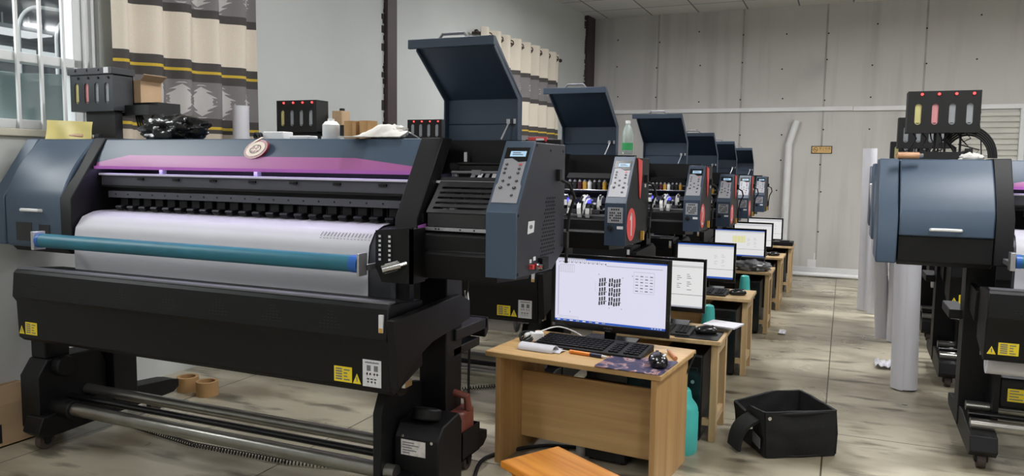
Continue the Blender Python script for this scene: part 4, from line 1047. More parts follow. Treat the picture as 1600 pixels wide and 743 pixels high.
m = MB(); m.cyl((.205, 3.74, 1.274), (.29, 3.76, 1.274), .014, 14); m.cyl((.29, 3.76, 1.274), (.305, 3.765, 1.274), .010, 12, mi=1)
tag(m.build('brush_handle', [M['wood_handle'], M['chrome']]), 'wooden handled tool lying on the printer end cover at right', 'tool')
m = MB(); m.blob((.505, 3.915, 1.268), (.05, .035, .022), 24, 12, .4, 4, 3, flat=None)
tag(m.build('crumpled_wrap', M['offwhite']), 'crumpled white wrap on top of the printer at the right edge', 'wrap')

# ---------------------------------------------------------------- things on the nearest printer
ZT = 1.2957
m = MB()
def bagp(seed):
    m.blob((-2.60, 2.43, 1.335), (.165, .085, .062), 60, 30, .30, 3.2, seed, flat=None)
bagp(4)
for i, (x, y, z) in enumerate(m.v): m.v[i] = (x, y, max(z, ZT))
tag(m.build('bin_bag', M['bin_black'], angle=30), 'crumpled black plastic bag on top of the nearest printer', 'bag')
m = MB()
m.sheet(lambda a, b: (-3.395 + .30 * a, 2.425 + .012 * b + .003 * math.sin(a * 9 + b * 3), ZT + .003 + .088 * b - .012 * a * b), 24, 8, .003)
m.sheet(lambda a, b: (-3.395 + .30 * a, 2.427 + .05 * b, ZT + .004 + .002 * math.sin(a * 7)), 16, 4, .002)
tag(m.build('film_sheet', M['yellow_sheet']), 'translucent yellow film sheet propped behind the left end cover', 'sheet')
m = MB(); m.cyl((-3.235, 2.44, ZT + .017), (-3.15, 2.44, ZT + .016), .017, 16, .014, mi=0); m.cyl((-3.15, 2.44, ZT + .016), (-3.08, 2.44, ZT + .012), .010, 12, mi=1); m.cyl((-3.08, 2.44, ZT + .014), (-3.05, 2.44, ZT + .013), .013, 10, mi=2)
tag(m.build('brush_handle', [M['wood_handle'], M['alu'], M['black']]), 'wooden handled tool lying below the yellow film sheet', 'tool')
for i, (x, lab) in enumerate(((-1.714, 'left one of the two short kraft paper rolls on the nearest printer'), (-1.646, 'right one of the two short kraft paper rolls, with torn edge'))):
    m = MB(); m.pipe((x, 2.45, ZT), (x, 2.45, ZT + .068), .034, .028, 24); m.box(x + .02, x + .036, 2.415, 2.42, ZT + .002, ZT + .06)
    tag(m.build('kraft_roll', M['kraft']), lab, 'paper roll', 'kraft paper rolls on the nearest printer')
m = MB(); m.lathe([(.031, 0), (.033, .004), (.033, .055), (.022, .068), (.013, .07), (.013, .078), (.004, .079)], (-1.815, 2.45, ZT), 22)
tag(m.build('plastic_bottle', M['white']), 'white plastic bottle beside the kraft paper rolls', 'bottle')
for i, (x0, x1, h, lab) in enumerate(((-2.12, -2.02, .03, 'left one of two small white boxes on the nearest printer'), (-1.99, -1.90, .014, 'flat right one of two small white boxes on the nearest printer'))):
    m = MB(); m.box(x0, x1, 2.42, 2.48, ZT, ZT + h); tag(m.build('white_box', M['white'], bevel=.003), lab, 'box', 'small white boxes on the nearest printer')
m = MB(); m.tube([(-2.14 + .012 * math.cos(t * 2), 2.40 + .004 * t, ZT + .012 + .012 * math.sin(t * 2.0)) for t in [i * .35 for i in range(22)]], .0045, 7)
tag(m.build('cable_scrap', M['rubber']), 'small tangle of black cable beside the left white box', 'cable')
def rag(a, b):
    x = -1.64 + .20 * a + .01 * math.sin(b * 7); y = 2.335 + .13 * b; n_ = noise.noise(Vector((a * 4, b * 3, 2.2)))
    z = ZT + .004 + (.028 + .03 * n_) * math.sin(PI * min(1, a * .9 + .1)) * math.sin(PI * b) ** .6 + .022 * a * math.sin(PI * b)
    return (x, y, max(z, ZT + .003))
m = MB(); m.sheet(rag, 36, 22, .004); m.sheet(lambda a, b: (-1.665 + .09 * a, 2.31 + .035 * b - .02 * (1 - a), ZT + .004 - (.022 * (1 - b) ** 2) * 0), 10, 5, .004)
m.blob((-1.50, 2.40, ZT + .022), (.05, .045, .026), 22, 12, .5, 3, 9); m.blob((-1.545, 2.43, ZT + .028), (.016, .02, .018), 12, 8, .3, 3, 5, mi=1)
tag(m.build('rag', [M['offwhite'], M['green']]), 'white rag with green patch lying on the printer beam beside the raised hood', 'rag')
m = MB(); m.box(-1.03, -.90, 2.50, 2.53, 1.2785, 1.296, 0); m.box(-1.02, -.95, 2.499, 2.51, 1.288, 1.305, 1); m.box(-.99, -.96, 2.498, 2.512, 1.284, 1.300, 2)
tag(m.build('cartridge_tray', [M['black'], M['red'], M['sticker']], bevel=.001), 'small black tray with red lid behind the nearest control box', 'tray')
m = MB(); zb = 1.278 * .99 + .003
m.lathe([(.022, 0), (.026, .006), (.026, .05), (.0245, .055), (.026, .06), (.026, .10), (.02, .125), (.010, .14), (.010, .15)], (-.962, 3.62, zb), 20, 0); m.lathe([(.0262, .02), (.0262, .055)], (-.962, 3.62, zb), 20, 1); m.lathe([(.0115, .146), (.0115, .160)], (-.962, 3.62, zb), 14, 2)
tag(m.build('water_bottle', [M['pet'], M['green'], M['white']]), 'clear drink bottle with green label standing on the control box numbered 1', 'bottle')
# brown carton behind the left ink box
m = MB(); m.box(-3.20, -3.06, 2.615, 2.735, 1.4725, 1.575); m.add([(-3.06, 2.615, 1.575), (-3.02, 2.60, 1.60), (-3.02, 2.73, 1.60), (-3.06, 2.735, 1.575), (-3.06, 2.615, 1.572), (-3.02, 2.60, 1.597), (-3.02, 2.73, 1.597), (-3.06, 2.735, 1.572)], [(0, 1, 2, 3), (7, 6, 5, 4), (0, 4, 5, 1), (1, 5, 6, 2), (2, 6, 7, 3), (3, 7, 4, 0)])
for i, (x, y, z) in enumerate(m.v): m.v[i] = (x + .06, y, z)
tag(m.build('carton', M['carton']), 'small brown carton behind the ink box beside the window', 'carton')
for (x, y, z, lab) in ((-2.735, 3.80, 1.4295, 'brown bottle box beside the ink box on the printer numbered 1'), (-2.625, 5.09, 1.4205, 'brown bottle box beside the ink box near the nearest raised hood')):
    m = MB(); m.box(x - .05, x + .02, y - .03, y + .05, z, z + .085); m.cyl((x, y, z + .085), (x, y, z + .10), .016, 14, mi=1)
    tag(m.build('bottle_box', [M['carton'], M['black']], bevel=.003), lab, 'box', 'brown bottle boxes beside ink boxes')
m = MB(); m.pipe((-3.225, 3.50, 0), (-3.225, 3.50, 1.53), .046, .038, 24)
tag(m.build('white_roll', M['paper']), 'narrow white paper roll standing behind the nearest printer, beside the curtain', 'paper roll')

# ---------------------------------------------------------------- jerrycan in the rear holder
m = B(); x0, x1, y0, y1, z0, z1 = -1.218, -1.102, 2.168, 2.282, .2495, .40
m.prism([(x0, y0 + .02), (x0 + .02, y0), (x1 - .02, y0), (x1, y0 + .02), (x1, y1 - .02), (x1 - .02, y1), (x0 + .02, y1), (x0, y1 - .02)], 'z', z0, z1)
can = m.build('jerrycan', M['jerry'], bevel=.012); tag(can, 'brown red plastic jerrycan in the black holder at the rear of the nearest printer', 'jerrycan')
m = B(); m.tube([(-1.20, 2.2, .40), (-1.19, 2.2, .435), (-1.15, 2.21, .455), (-1.11, 2.22, .445), (-1.107, 2.225, .40)], .013, 10); m.build('handle', M['jerry'], can)
m = B(); m.cyl((-1.195, 2.25, .40), (-1.195, 2.25, .425), .018, 14); m.build('cap', M['jerry'], can)
# ---------------------------------------------------------------- cables on the floor
def coil(p, turns, r, wr):
    pts = []; P = [Vector(q) for q in p]; seg = [(P[i + 1] - P[i]).length for i in range(len(P) - 1)]; tot = sum(seg); n = turns * 8
    for k in range(n + 1):
        s = tot * k / n; i = 0
        while i < len(seg) - 1 and s > seg[i]: s -= seg[i]; i += 1
        c = P[i].lerp(P[i + 1], s / seg[i]); d = (P[i + 1] - P[i]).normalized(); u = Vector((0, 0, 1)); w_ = d.cross(u)
        t = 2 * PI * k / 8; pts.append(c + (u * math.sin(t) + w_ * math.cos(t)) * r)
    return pts
m = MB(); m.tube(coil([(-3.0, 2.44, .016), (-2.48, 2.37, .013), (-1.99, 2.388, .013), (-1.55, 2.49, .013)], 95, .009, .0025), .0026, 5)
tag(m.build('coiled_cord', M['rubber']), 'black coiled cord on the floor under the nearest printer', 'cord', 'coiled cords on the floor')
m = MB(); m.tube(coil([(-1.83, 3.60, .013), (-1.66, 3.76, .013), (-1.3, 3.85, .013)], 40, .009, .0025), .0026, 5)
tag(m.build('coiled_cord', M['rubber']), 'black coiled cord on the floor behind the jerrycan', 'cord', 'coiled cords on the floor')
def smooth(pts, n=6):
    P = [Vector(p) for p in pts]; out = []
    for i in range(len(P) - 1):
        p0, p1, p2, p3 = P[max(i - 1, 0)], P[i], P[i + 1], P[min(i + 2, len(P) - 1)]
        for k in range(n):
            t = k / n; out.append(.5 * ((2 * p1) + (p2 - p0) * t + (2 * p0 - 5 * p1 + 4 * p2 - p3) * t * t + (3 * p1 - p0 - 3 * p2 + p3) * t ** 3))
    return out + [P[-1]]
m = MB(); m.tube(smooth([(-1.27, 2.21, .28), (-1.24, 2.33, .12), (-1.24, 2.52, .01), (-1.30, 2.78, .008), (-1.15, 3.0, .008), (-1.0, 3.05, .008)]), .008, 8)
tag(m.build('power_cable', M['rubber']), 'thick black power cable running over the floor from the printer motor to the wooden desk', 'cable')
m = MB(); m.tube(smooth([(-1.36, 2.74, .80), (-1.385, 2.76, .66), (-1.375, 2.77, .5), (-1.38, 2.775, .32), (-1.372, 2.77, .2), (-1.36, 2.76, .006)]), .0055, 8); m.tube(smooth([(-1.38, 2.76, .66), (-1.40, 2.77, .56), (-1.44, 2.74, .46), (-1.47, 2.7, .40)]), .004, 7); m.bar((-1.385, 2.757, .70), (-1.38, 2.757, .66), .014, .008, (0, 1, 0), 1)
tag(m.build('hanging_cable', [M['rubber'], M['white']]), 'black cable hanging behind the nearest printer down to the jerrycan', 'cable')

# ---------------------------------------------------------------- desks
def monitor(name, loc, rz, w, h, label, content, bt=.018, bb=.03, brand=None, zb=.06):
    """local frame: screen faces -y, base rests on z=0 of loc, panel bottom at zb"""
    root = thing(name, loc, label, 'monitor', 'computer monitors on the desks'); OFF[root.name] = Vector()
    m = MB(); z0, z1 = zb, zb + h; x0, x1 = -w / 2, w / 2
    m.box(x0, x0 + bt, -.016, 0, z0, z1).box(x1 - bt, x1, -.016, 0, z0, z1).box(x0 + bt, x1 - bt, -.016, 0, z0, z0 + bb).box(x0 + bt, x1 - bt, -.016, 0, z1 - bt, z1)
    fr = m.build('bezel', M['black_gloss'], root, bevel=.002)
    if brand:
        m = MB(); m.text(brand, (0, -.0163, z0 + bb * .42), (1, 0, 0), (0, 0, 1), .0125, 0, align='c'); m.box(-.012, .012, -.0165, -.016, z0 + .004, z0 + .006); m.build('brand_lettering', M['grey'], fr)
        m = MB(); m.quad((x0 + .008, -.0163, z0 + .006), (1, 0, 0), (0, 0, 1), 0, .013, 0, .013); m.build('bezel_sticker', M['ink_grey'], fr)
    m = MB(); m.box(x0 + .03, x1 - .03, .0, .03, z0 + .03, z1 - .03); m.box(x0 + .005, x1 - .005, -.002, .006, z0 + .004, z1 - .004); m.build('back_shell', M['black_matte'], root, bevel=.004)
    m = MB(); m.box(-.025, .025, .012, .032, .008, z0 + .09); m.prism([(-.11, -.07), (.11, -.07), (.12, -.04), (.11, .09), (-.11, .09), (-.12, -.04)], 'z', 0, .01); m.build('stand', M['black_gloss'], root, bevel=.002)
    sx0, sx1, sz0, sz1 = x0 + bt, x1 - bt, z0 + bb, z1 - bt; sw, sh = sx1 - sx0, sz1 - sz0
    m = MB(); o = Vector((sx0, -.010, sz0)); u = Vector((sw, 0, 0)); v = Vector((0, 0, sh))
    Q = lambda a0, a1, b0, b1, mi, l=.0004: m.quad(o, u, v, a0, a1, b0, b1, mi, th=.0003, lift=l)
    mats = [M['screen_w'] if content == 'layout' else M['screen_l'], M['scr_blue'], M['scr_dark'], M['scr_grey'], M['scr_yel'], M['scr_pale'], M['screen_l']]
    m.quad(o, u, v, 0, 1, 0, 1, 0, th=.0004)
    rr = random.Random(hash(content) % 97 if False else len(content))
    if content == 'layout':
        Q(0, 1, 0, .032, 1); Q(0, 1, .978, 1, 1); Q(.0, .28, .978, 1, 3, .0007)
        for k in range(8): Q(.02 + k * .06, .05 + k * .06, .008, .024, 3 if k % 2 else 6, .0007)
        for k in range(4): Q(.88 + k * .025, .892 + k * .025, .01, .022, 6, .0007)
        for k in range(34): Q(.03 + k * .013, .038 + k * .013, .925 + (k % 3) * .004, .94 + (k % 2) * .006, 3 if k % 3 else 2)
        for k in range(62): Q(.47 + k * .008, .473 + k * .008, .905, .917, 2)
        for k in range(20): Q(.02 + k * .02, .03 + k * .02, .953, .966, 3)
        for k in range(44): Q(.025, .032, .09 + k * .018, .097 + k * .018, 2)
        for r in range(3):
            for c in range(9):
                if c == 3: continue
                xx = .405 + c * .022; yb = .30 + r * .145 + (c % 3) * .008
                Q(xx, xx + .0145, yb, yb + .06, 2); Q(xx + .003, xx + .017, yb + .066, yb + .125, 2); Q(xx + .001, xx + .006, yb + .05, yb + .075, 3, .0007)
            Q(.466, .476, .36 + r * .145, .375 + r * .145, 2); Q(.597, .604, .355 + r * .145, .37 + r * .145, 2)
        for a, b_ in ((.40, .77), (.615, .74), (.50, .26), (.61, .26), (.70, .78)): Q(a, a + .006, b_, b_ + .012, 2)
        Q(.715, .895, .53, .855, 3); Q(.717, .893, .534, .85, 0, .0007)
        for r in range(6):
            for c in range(4): Q(.73 + c * .042, .755 + c * .042, .56 + r * .045, .572 + r * .045, 3 if (r + c) % 2 else 2, .001)
        Q(.04, .175, .775, .895, 3); Q(.042, .173, .779, .888, 0, .0007)
        for r in range(4):
            for c in range(6): Q(.05 + c * .02, .06 + c * .02, .79 + r * .024, .798 + r * .024, 3, .001)
        Q(.04, .22, .05, .08, 3); Q(.042, .218, .054, .076, 0, .0007); Q(.14, .144, .14, .16, 2); Q(.372, .3735, .5, .66, 3)
    else:
        Q(0, 1, .9, .905, 2); Q(0, 1, .935, .965, 3) if content != 'table' else Q(0, 1, .875, .882, 2)
        Q(0, 1, .27, .278, 2)
        if content in ('table_blue', 'wide'): Q(0, 1, 0, .05, 1)
        if content == 'wide': Q(0, 1, .97, 1, 1)
        if content == 'table_blue': Q(0, 1, .965, 1, 1)
        cx = .66 if content != 'table' else .66
        for c in range(2):
            for r in range(9):
                if (r * 5 + c * 3) % 4: Q(cx + c * .13, cx + .06 + c * .13 - (r % 3) * .015, .38 + r * .042, .39 + r * .042, 2 if content == 'table' else 3)
        if content == 'table': Q(.40, .47, .52, .585, 4); Q(0, 1, 0, .03, 3)
        if content == 'wide': Q(.36, .62, .52, .78, 5)
        if content == 'wide':
            for c in range(4): Q(.36 + c * .065, .362 + c * .065, .52, .78, 3, .0007)
        for k in range(3): Q(.05 + k * .12, .11 + k * .12, .2, .21, 3)
    m.build('screen', mats, root)
    root.location = loc; root.rotation_euler = (0, 0, rz); return root

def keyboard(loc, rz, label, w=.44, d=.155):
    root = thing('keyboard', loc, label, 'keyboard', 'black keyboards on the desks'); OFF[root.name] = Vector()
    m = MB(); m.prism([(-d / 2, 0), (-d / 2, .012), (d / 2, .028), (d / 2, 0)], 'x', -w / 2, w / 2); m.build('case', M['black_matte'], root, bevel=.003)
    m = MB(); rows, cols = 6, 21
    for r in range(rows):
        for c in range(cols):
            if c in (14, 17) or (r == 5 and c in (15,)): continue
            x = -w / 2 + .012 + c * (w - .024) / cols; y = -d / 2 + .014 + r * (d - .03) / rows; z = .012 + (y + d / 2) / d * .016
            if r == 0 and 4 <= c <= 8:
                if c > 4: continue
                m.box(x, x + 5 * (w - .024) / cols - .003, y, y + .017, z - .001, z + .0065); continue
            m.box(x, x + (w - .024) / cols - .003, y, y + .017, z - .001, z + .0065)
    m.build('keys', M['black'], root, bevel=.0012)
    root.location = loc; root.rotation_euler = (0, 0, rz); return root
def mouse(loc, rz, label, dots=False):
    root = thing('mouse', loc, label, 'mouse', 'black computer mice'); OFF[root.name] = Vector()
    m = MB(); m.blob((0, 0, .014), (.031, .052, .024), 22, 14)
    for i, (x, y, z) in enumerate(m.v): m.v[i] = (x * (1 - .12 * math.cos(y / .052 * 2.2)), y, max(0, z))
    m.build('shell', M['black_gloss'], root)
    m = MB(); m.cyl((-.004, .028, .033), (.004, .028, .033), .006, 12); m.build('wheel', M['dgrey'], root)
    if dots:
        m = MB()
        for x, y, z in ((-.017, -.030, .0275), (-.019, -.012, .0315), (.006, -.032, .031), (.012, -.022, .0345), (.016, -.012, .0345), (.019, -.002, .034), (-.006, -.046, .021)): m.blob((x, y, z - .001), (.0042, .0042, .002), 8, 6)
        m.build('white_dots', M['white'], root)
    root.location = loc; root.rotation_euler = (0, 0, rz); return root
def tower(loc, rz, label):
    root = thing('computer_tower', loc, label, 'computer', 'black computer towers under the desks'); OFF[root.name] = Vector()
    m = MB(); m.box(-.09, .09, -.19, .19, .012, .39); m.build('case', M['black'], root, bevel=.006)
    m = MB(); m.box(-.086, .086, -.2, -.19, .015, .385); m.box(-.07, .07, -.203, -.2, .30, .335); m.build('front_cover', M['black_gloss'], root, bevel=.004)
    for x in (-.07, .07):
        for y in (-.16, .16):
            m = MB(); m.cyl((x, y, 0), (x, y, .013), .014, 12); m.build('foot', M['rubber'], root)
    m = MB(); m.cyl((.05, -.204, .27), (.05, -.199, .27), .008, 12); m.build('power_button', M['alu'], root)
    root.location = loc; root.rotation_euler = (0, 0, rz); return root
def frame_desk(loc, label, w, d, h, dark=False):
    """local: front right top corner at (0,0)"""
    root = thing('computer_desk', loc, label, 'desk', 'narrow computer desks in a row'); OFF[root.name] = Vector()
    m = MB(); m.box(-w, 0, 0, d, h - .02, h); m.build('desktop', M['desk_pale'], root, bevel=.003)
    for x in (-.045, -w + .015):
        for y in (.03, d - .075):
            m = MB(); m.box(x, x + .03, y, y + .045, 0, h - .02); m.build('leg', M['desk_pale_v'], root, bevel=.002)
        m = MB(); m.box(x + .004, x + .026, .075, d - .075, .07, .105).box(x + .004, x + .026, .075, d - .075, h - .075, h - .02); m.build('side_rail', M['desk_pale'], root)
    m = MB(); m.box(-w + .045, -.045, .035, .055, .07, .10); m.build('front_rail', M['desk_pale'], root)
    m = MB(); m.box(-w + .045, -.045, d - .06, d - .045, .15, h - .02); m.build('back_panel', M['black_matte'] if dark else M['desk'], root)
    root.location = loc; return root

# --- nearest desk
rz1 = math.radians(-5.2); D1 = Vector((-1.302, 2.766, 0))
def d1(x, y, z=.46):
    c, s = math.cos(rz1), math.sin(rz1); return Vector((D1.x + x * c - y * s, D1.y + x * s + y * c, z))
desk = thing('computer_desk', D1, 'nearest wooden desk with solid side panels, holding the largest monitor', 'desk'); OFF[desk.name] = Vector()
m = MB(); m.prism([(0, 0), (.735, 0), (.735, .47), (0, .47)], 'z', .438, .46); m.build('desktop', M['desk'], desk, bevel=.004)
for x in (.045, .695): m = MB(); m.box(x, x + .022, .01, .42, 0, .438); m.build('side_panel', M['desk_v'], desk, bevel=.001)
m = MB(); m.box(.067, .695, .20, .216, .06, .345); m.build('modesty_panel', M['desk'], desk, bevel=.001)
desk.location = D1; desk.rotation_euler = (0, 0, rz1)
monitor('monitor', (-.893, 3.14, .46), math.radians(-3), .53, .325, 'nearest and largest monitor, showing a block of black text columns, on wooden desk', 'layout', brand='PHILIPS', zb=.045)
keyboard(d1(.36, .262), rz1, 'black keyboard in front of the nearest monitor', .47, .17)
rr = M
mpm = bpy.data.materials.new('printed_mousepad'); mpm.use_nodes = True
nt = mpm.node_tree; N = nt.nodes; L = nt.links; b_ = N['Principled BSDF']; tc = N.new('ShaderNodeTexCoord'); nz = N.new('ShaderNodeTexNoise'); nz.inputs['Scale'].default_value = 11; nz.inputs['Detail'].default_value = 3; nz.inputs['Distortion'].default_value = 1.5
cr = N.new('ShaderNodeValToRGB'); cr.color_ramp.interpolation = 'EASE'; e = cr.color_ramp.elements; e[0].position = .50; e[0].color = rgb(48, 46, 78); e[1].position = .56; e[1].color = rgb(92, 74, 96)
for p, c in ((.60, (178, 150, 150)), (.66, (120, 60, 60)), (.72, (186, 186, 190))): q = e.new(p); q.color = rgb(*c)
L.new(tc.outputs['Object'], nz.inputs['Vector']); L.new(nz.outputs['Fac'], cr.inputs['Fac']); L.new(cr.outputs['Color'], b_.inputs['Base Color']); b_.inputs['Roughness'].default_value = .6
def mousepad(o, u, v, label, mt):
    m = MB(); o = Vector(o); u = Vector(u); v = Vector(v); P = []
    for cx, cy, a0 in ((.05, .05, PI), (.95, .05, 1.5 * PI), (.95, .95, 0), (.05, .95, .5 * PI)):
        for k in range(5): t = a0 + PI / 2 * k / 4; P.append(o + u * (cx + .05 * math.cos(t)) + v * (cy + .07 * math.sin(t)))
    m.poly(P, (0, 0, 1), .003); ob = m.build('mousepad', mt); tag(ob, label, 'mousepad', 'mousepads on the desks'); return ob
mousepad(d1(.475, -.003, .4602), d1(.733, .006, 0) - d1(.475, 0, 0), d1(0, .22, 0) - d1(0, 0, 0), 'dark printed mousepad on the nearest desk, under the dotted mouse', mpm)
keyb_clear = None
mouse(d1(.683, .125, .4634), math.radians(20), 'black mouse with white dots on the nearest printed mousepad', True).scale = (1.3, 1.25, 1.3)
# rolled notepad, pen, lighter, adapter
m = MB(); A0 = d1(.09, .10); 
def pad(a, b):
    t = b
    if t < .62: ph = PI * (t / .62); y = .03 - .032 * math.cos(ph); z = .024 * math.sin(ph) + .002
    else: y = .062 + .05 * (t - .62) / .38; z = .002 + .001
    p = d1(.105 + .155 * a + .02 * max(0, b - .6), .085 + y, 0); return (p.x, p.y, .4605 + z)
m.sheet(pad, 10, 22, .002)
m.sheet(lambda a, b: tuple(d1(.115 + .17 * a, .10 + .06 * b, .4625 + .010 * a * (1 - b) * math.sin(b * 3))), 10, 6, .002)
tag(m.build('notepad', M['paper']), 'white notepad with curled cover on the left of the nearest desk', 'notepad')
p0, p1, p2 = d1(.315, .137, .468), d1(.405, .131, .468), d1(.455, .128, .468)
m = MB(); m.cyl(p0, p1, .0075, 14, mi=0); m.cyl(p1, p2, .008, 14, mi=1); m.cyl(p2, p2 + (p2 - p1) * .45, .0065, 12, .003, mi=2)
tag(m.build('marker_pen', [M['orange'], mat('navy_plastic', (36, 38, 66), .4), M['sticker']]), 'orange and navy marker pen in front of the keyboard', 'pen')
q0, q1 = d1(.66, .34, .4685), d1(.715, .245, .4685); m = MB(); m.cyl(q0, q1, .008, 12, mi=0); m.cyl(q0, q0 + (q0 - q1) * .2, .005, 10, mi=1)
tag(m.build('lighter', [mat('tan_plastic', (190, 126, 84), .4), M['chrome']]), 'tan stick lying behind the dotted mouse on the nearest desk', 'stick')
a0 = d1(.075, .285, .46)
m = MB(); m.box(-.03, .03, -.022, .022, 0, .04); m.prism([(-.03, .0), (-.052, .006), (-.052, .03), (-.03, .04)], 'y', -.018, .018); ad = m.build('power_adapter', M['white'], bevel=.006); tag(ad, 'white power adapter with looped black lead on the left of the nearest desk', 'adapter')
ad.location = a0 + Vector((.02, -.02, 0)); ad.rotation_euler = (0, 0, math.radians(35))
m = MB()
for k in range(3): m.tube([(-.045 + .03 * math.cos(t) + .004 * k, -.01 + .02 * math.sin(t) + .006 * k, .022 + .018 * math.sin(t + .8 * k)) for t in [2 * PI * i / 16 for i in range(17)]], .004, 7)
m.build('lead', M['rubber'], ad)
m = MB(); m.tube(smooth([d1(.09, .31, .49), d1(.15, .36, .51), d1(.22, .38, .495), d1(.30, .37, .463)]), .003, 6)
tag(m.build('white_lead', M['white']), 'thin white lead curving behind the keyboard on the nearest desk', 'lead')
tower(d1(.44, .42, 0), rz1, 'black computer tower on the floor under the nearest desk')
# desk cables
m = MB()
for k, (a, b) in enumerate(((.30, .22), (.45, .40), (.5, .47), (.62, .55), (.66, .60), (.68, .63))): m.tube(smooth([d1(a + .06, .44, .45), d1(a + .03, .40, .36), d1(b, .38, .2), d1(b + .03, .40, .02)]), .004, 6)
tag(m.build('desk_cables', M['rubber']), 'black cables hanging behind the nearest desk panel', 'cables', None, 'stuff')
# orange stool
st = thing('stool', (-.78, 2.0, 0), 'low orange varnished wooden stool in front of the nearest desk', 'stool'); OFF[st.name] = Vector()
m = MB(); m.box(-.15, .15, -.20, .03, .278, .30); m.build('seat', M['orange_wood'], st, bevel=.004)
for x in (-.125, .095):
    for y in (-.175, -.02): m = MB(); m.box(x, x + .03, y, y + .03, 0, .278); m.build('leg', M['orange_wood'], st, bevel=.003)
m = MB(); m.box(-.11, .11, -.165, -.15, .2, .24).box(-.11, .11, -.01, .005, .2, .24); m.build('stretcher', M['orange_wood'], st)
st.location = (-.70, 2.19, 0); st.rotation_euler = (0, 0, math.radians(-31))
# the row of narrow desks behind
DL = ['second desk of the row, pale wood, loose paper on its corner', 'third desk of the row, bare pale wooden top with mouse', 'fourth desk of the row, with device wrapped in clear film on top', 'fifth desk of the row, dark sides with pale wooden edges', 'last desk of the row, nearest the back wall, small black device on top']
DP = [(-.455, 3.36, .36), (-.465, 4.56, .36), (-.455, 5.84, .36), (-.45, 6.9, .4), (-.43, 7.98, .42)]
KL = ['black keyboard on the second desk', 'black keyboard on the third desk', 'black keyboard on the fourth desk', 'black keyboard on the fifth desk', 'black keyboard on the last desk']
ML = ['black mouse on the mousepad of the second desk', 'black mouse on bare wood of the third desk', 'black mouse on the fourth desk', 'black mouse on the fifth desk', 'black mouse on the last desk']
TL = ['black computer tower inside the second desk', 'black computer tower inside the third desk', 'black computer tower inside the fourth desk', 'black computer tower inside the fifth desk', 'black computer tower inside the last desk']
MP = [(-.765, 3.655, .39, .255, .0, 'table', 'monitor on the second desk, small yellow cell on its screen', .068), (-.77, 4.86, .37, .245, 0, 'table_blue', 'monitor on the third desk, white table with blue taskbar', .05),
      (-.72, 6.1, .395, .235, 0, 'wide', 'monitor on the fourth desk, pale yellow block on its screen', .06), (-.735, 7.15, .35, .235, 0, 'plain', 'monitor on the fifth desk, mostly white screen', .04), (-.73, 8.22, .355, .235, 0, 'plain2', 'farthest monitor, on the last desk near the back wall', .02)]
for i, (x, y, d) in enumerate(DP):
    frame_desk((x, y, 0), DL[i], .58, d, .46, i > 1)
    tower((x - .165, y + d / 2 + .02, 0), 0, TL[i])
    mx_, my_, w_, h_, a_, ct, lb, zb_ = MP[i]
    monitor('monitor', (mx_, y + d - .075, .46), math.radians(a_ - 1), w_, h_, lb, ct, .014, .022, zb=zb_)
    if i != 2: keyboard((x - .34, y + .105, .46), math.radians(-2), KL[i], .40, .14)
    mouse((x - .085, y + .13, .4632 if i == 0 else .46), math.radians(-70), ML[i])
mousepad((-.66, 3.37, .4602), (.19, 0, 0), (0, .2, 0), 'dark grey mousepad on the second desk', M['black'])
m = MB(); m.sheet(lambda a, b: (-.575 + .15 * a + .03 * b, 3.60 + .13 * b - .06 * a, .484 + .012 * math.sin(PI * a) * 0 + .004 * a), 8, 6, .002); m.sheet(lambda a, b: (-.575 + .15 * a + .03 * b, 3.60 + .13 * b - .06 * a, .4815 + .002 * a), 8, 6, .002); m.box(-.53, -.46, 3.62, 3.68, .46, .483)
tag(m.build('paper_stack', M['paper']), 'loose white papers on the corner of the second desk', 'paper')
# teal barrels
def barrel(x, y, r, h, label):
    m = MB(); m.lathe([(r * .95, 0), (r, .01), (r, h * .62), (r * .97, h * .64), (r * .97, h * .68), (r * .9, h * .74), (r * .66, h * .84), (r * .6, h * .95), (r * .5, h * .99), (r * .3, h)], (x, y, 0), 26)
    tag(m.build('plastic_barrel', M['tealplastic']), label, 'barrel', 'teal plastic barrels beside the desks')
barrel(-.605, 3.235, .085, .275, 'short teal plastic barrel on the floor beside the nearest desk')
barrel(-.60, 3.93, .05, .52, 'teal plastic barrel between the second and third desks')
barrel(-.555, 5.08, .05, .53, 'teal plastic barrel between the third and fourth desks')
# fourth desk: device wrapped in clear film; last desk: black device
m = MB(); m.blob((-.60, 5.93, .495), (.13, .10, .05), 30, 16, .35, 4, 6)
for i, (x, y, z) in enumerate(m.v): m.v[i] = (x, y, max(z, .4605))
wr = m.build('wrapped_device', mat('grey_film_wrap', (112, 112, 114), .22, 0, .3, 18, .5, 40)); tag(wr, 'dark device wrapped in creased film on the fourth desk', 'device')
m = MB(); m.box(-.68, -.51, 5.89, 5.98, .535, .56); tag(m.build('handset', M['black'], bevel=.008), 'black handset lying on the wrapped device on the fourth desk', 'device')
m = MB(); m.box(-.62, -.435, 8.0, 8.2, .46, .50); m.box(-.56, -.47, 8.02, 8.1, .50, .512); tag(m.build('small_device', M['black'], bevel=.004), 'flat black device on the last desk corner', 'device')
# black box with red rocker switch beside the second printer
m = MB(); m.box(-.70, -.55, 3.52, 3.62, 0, .012)
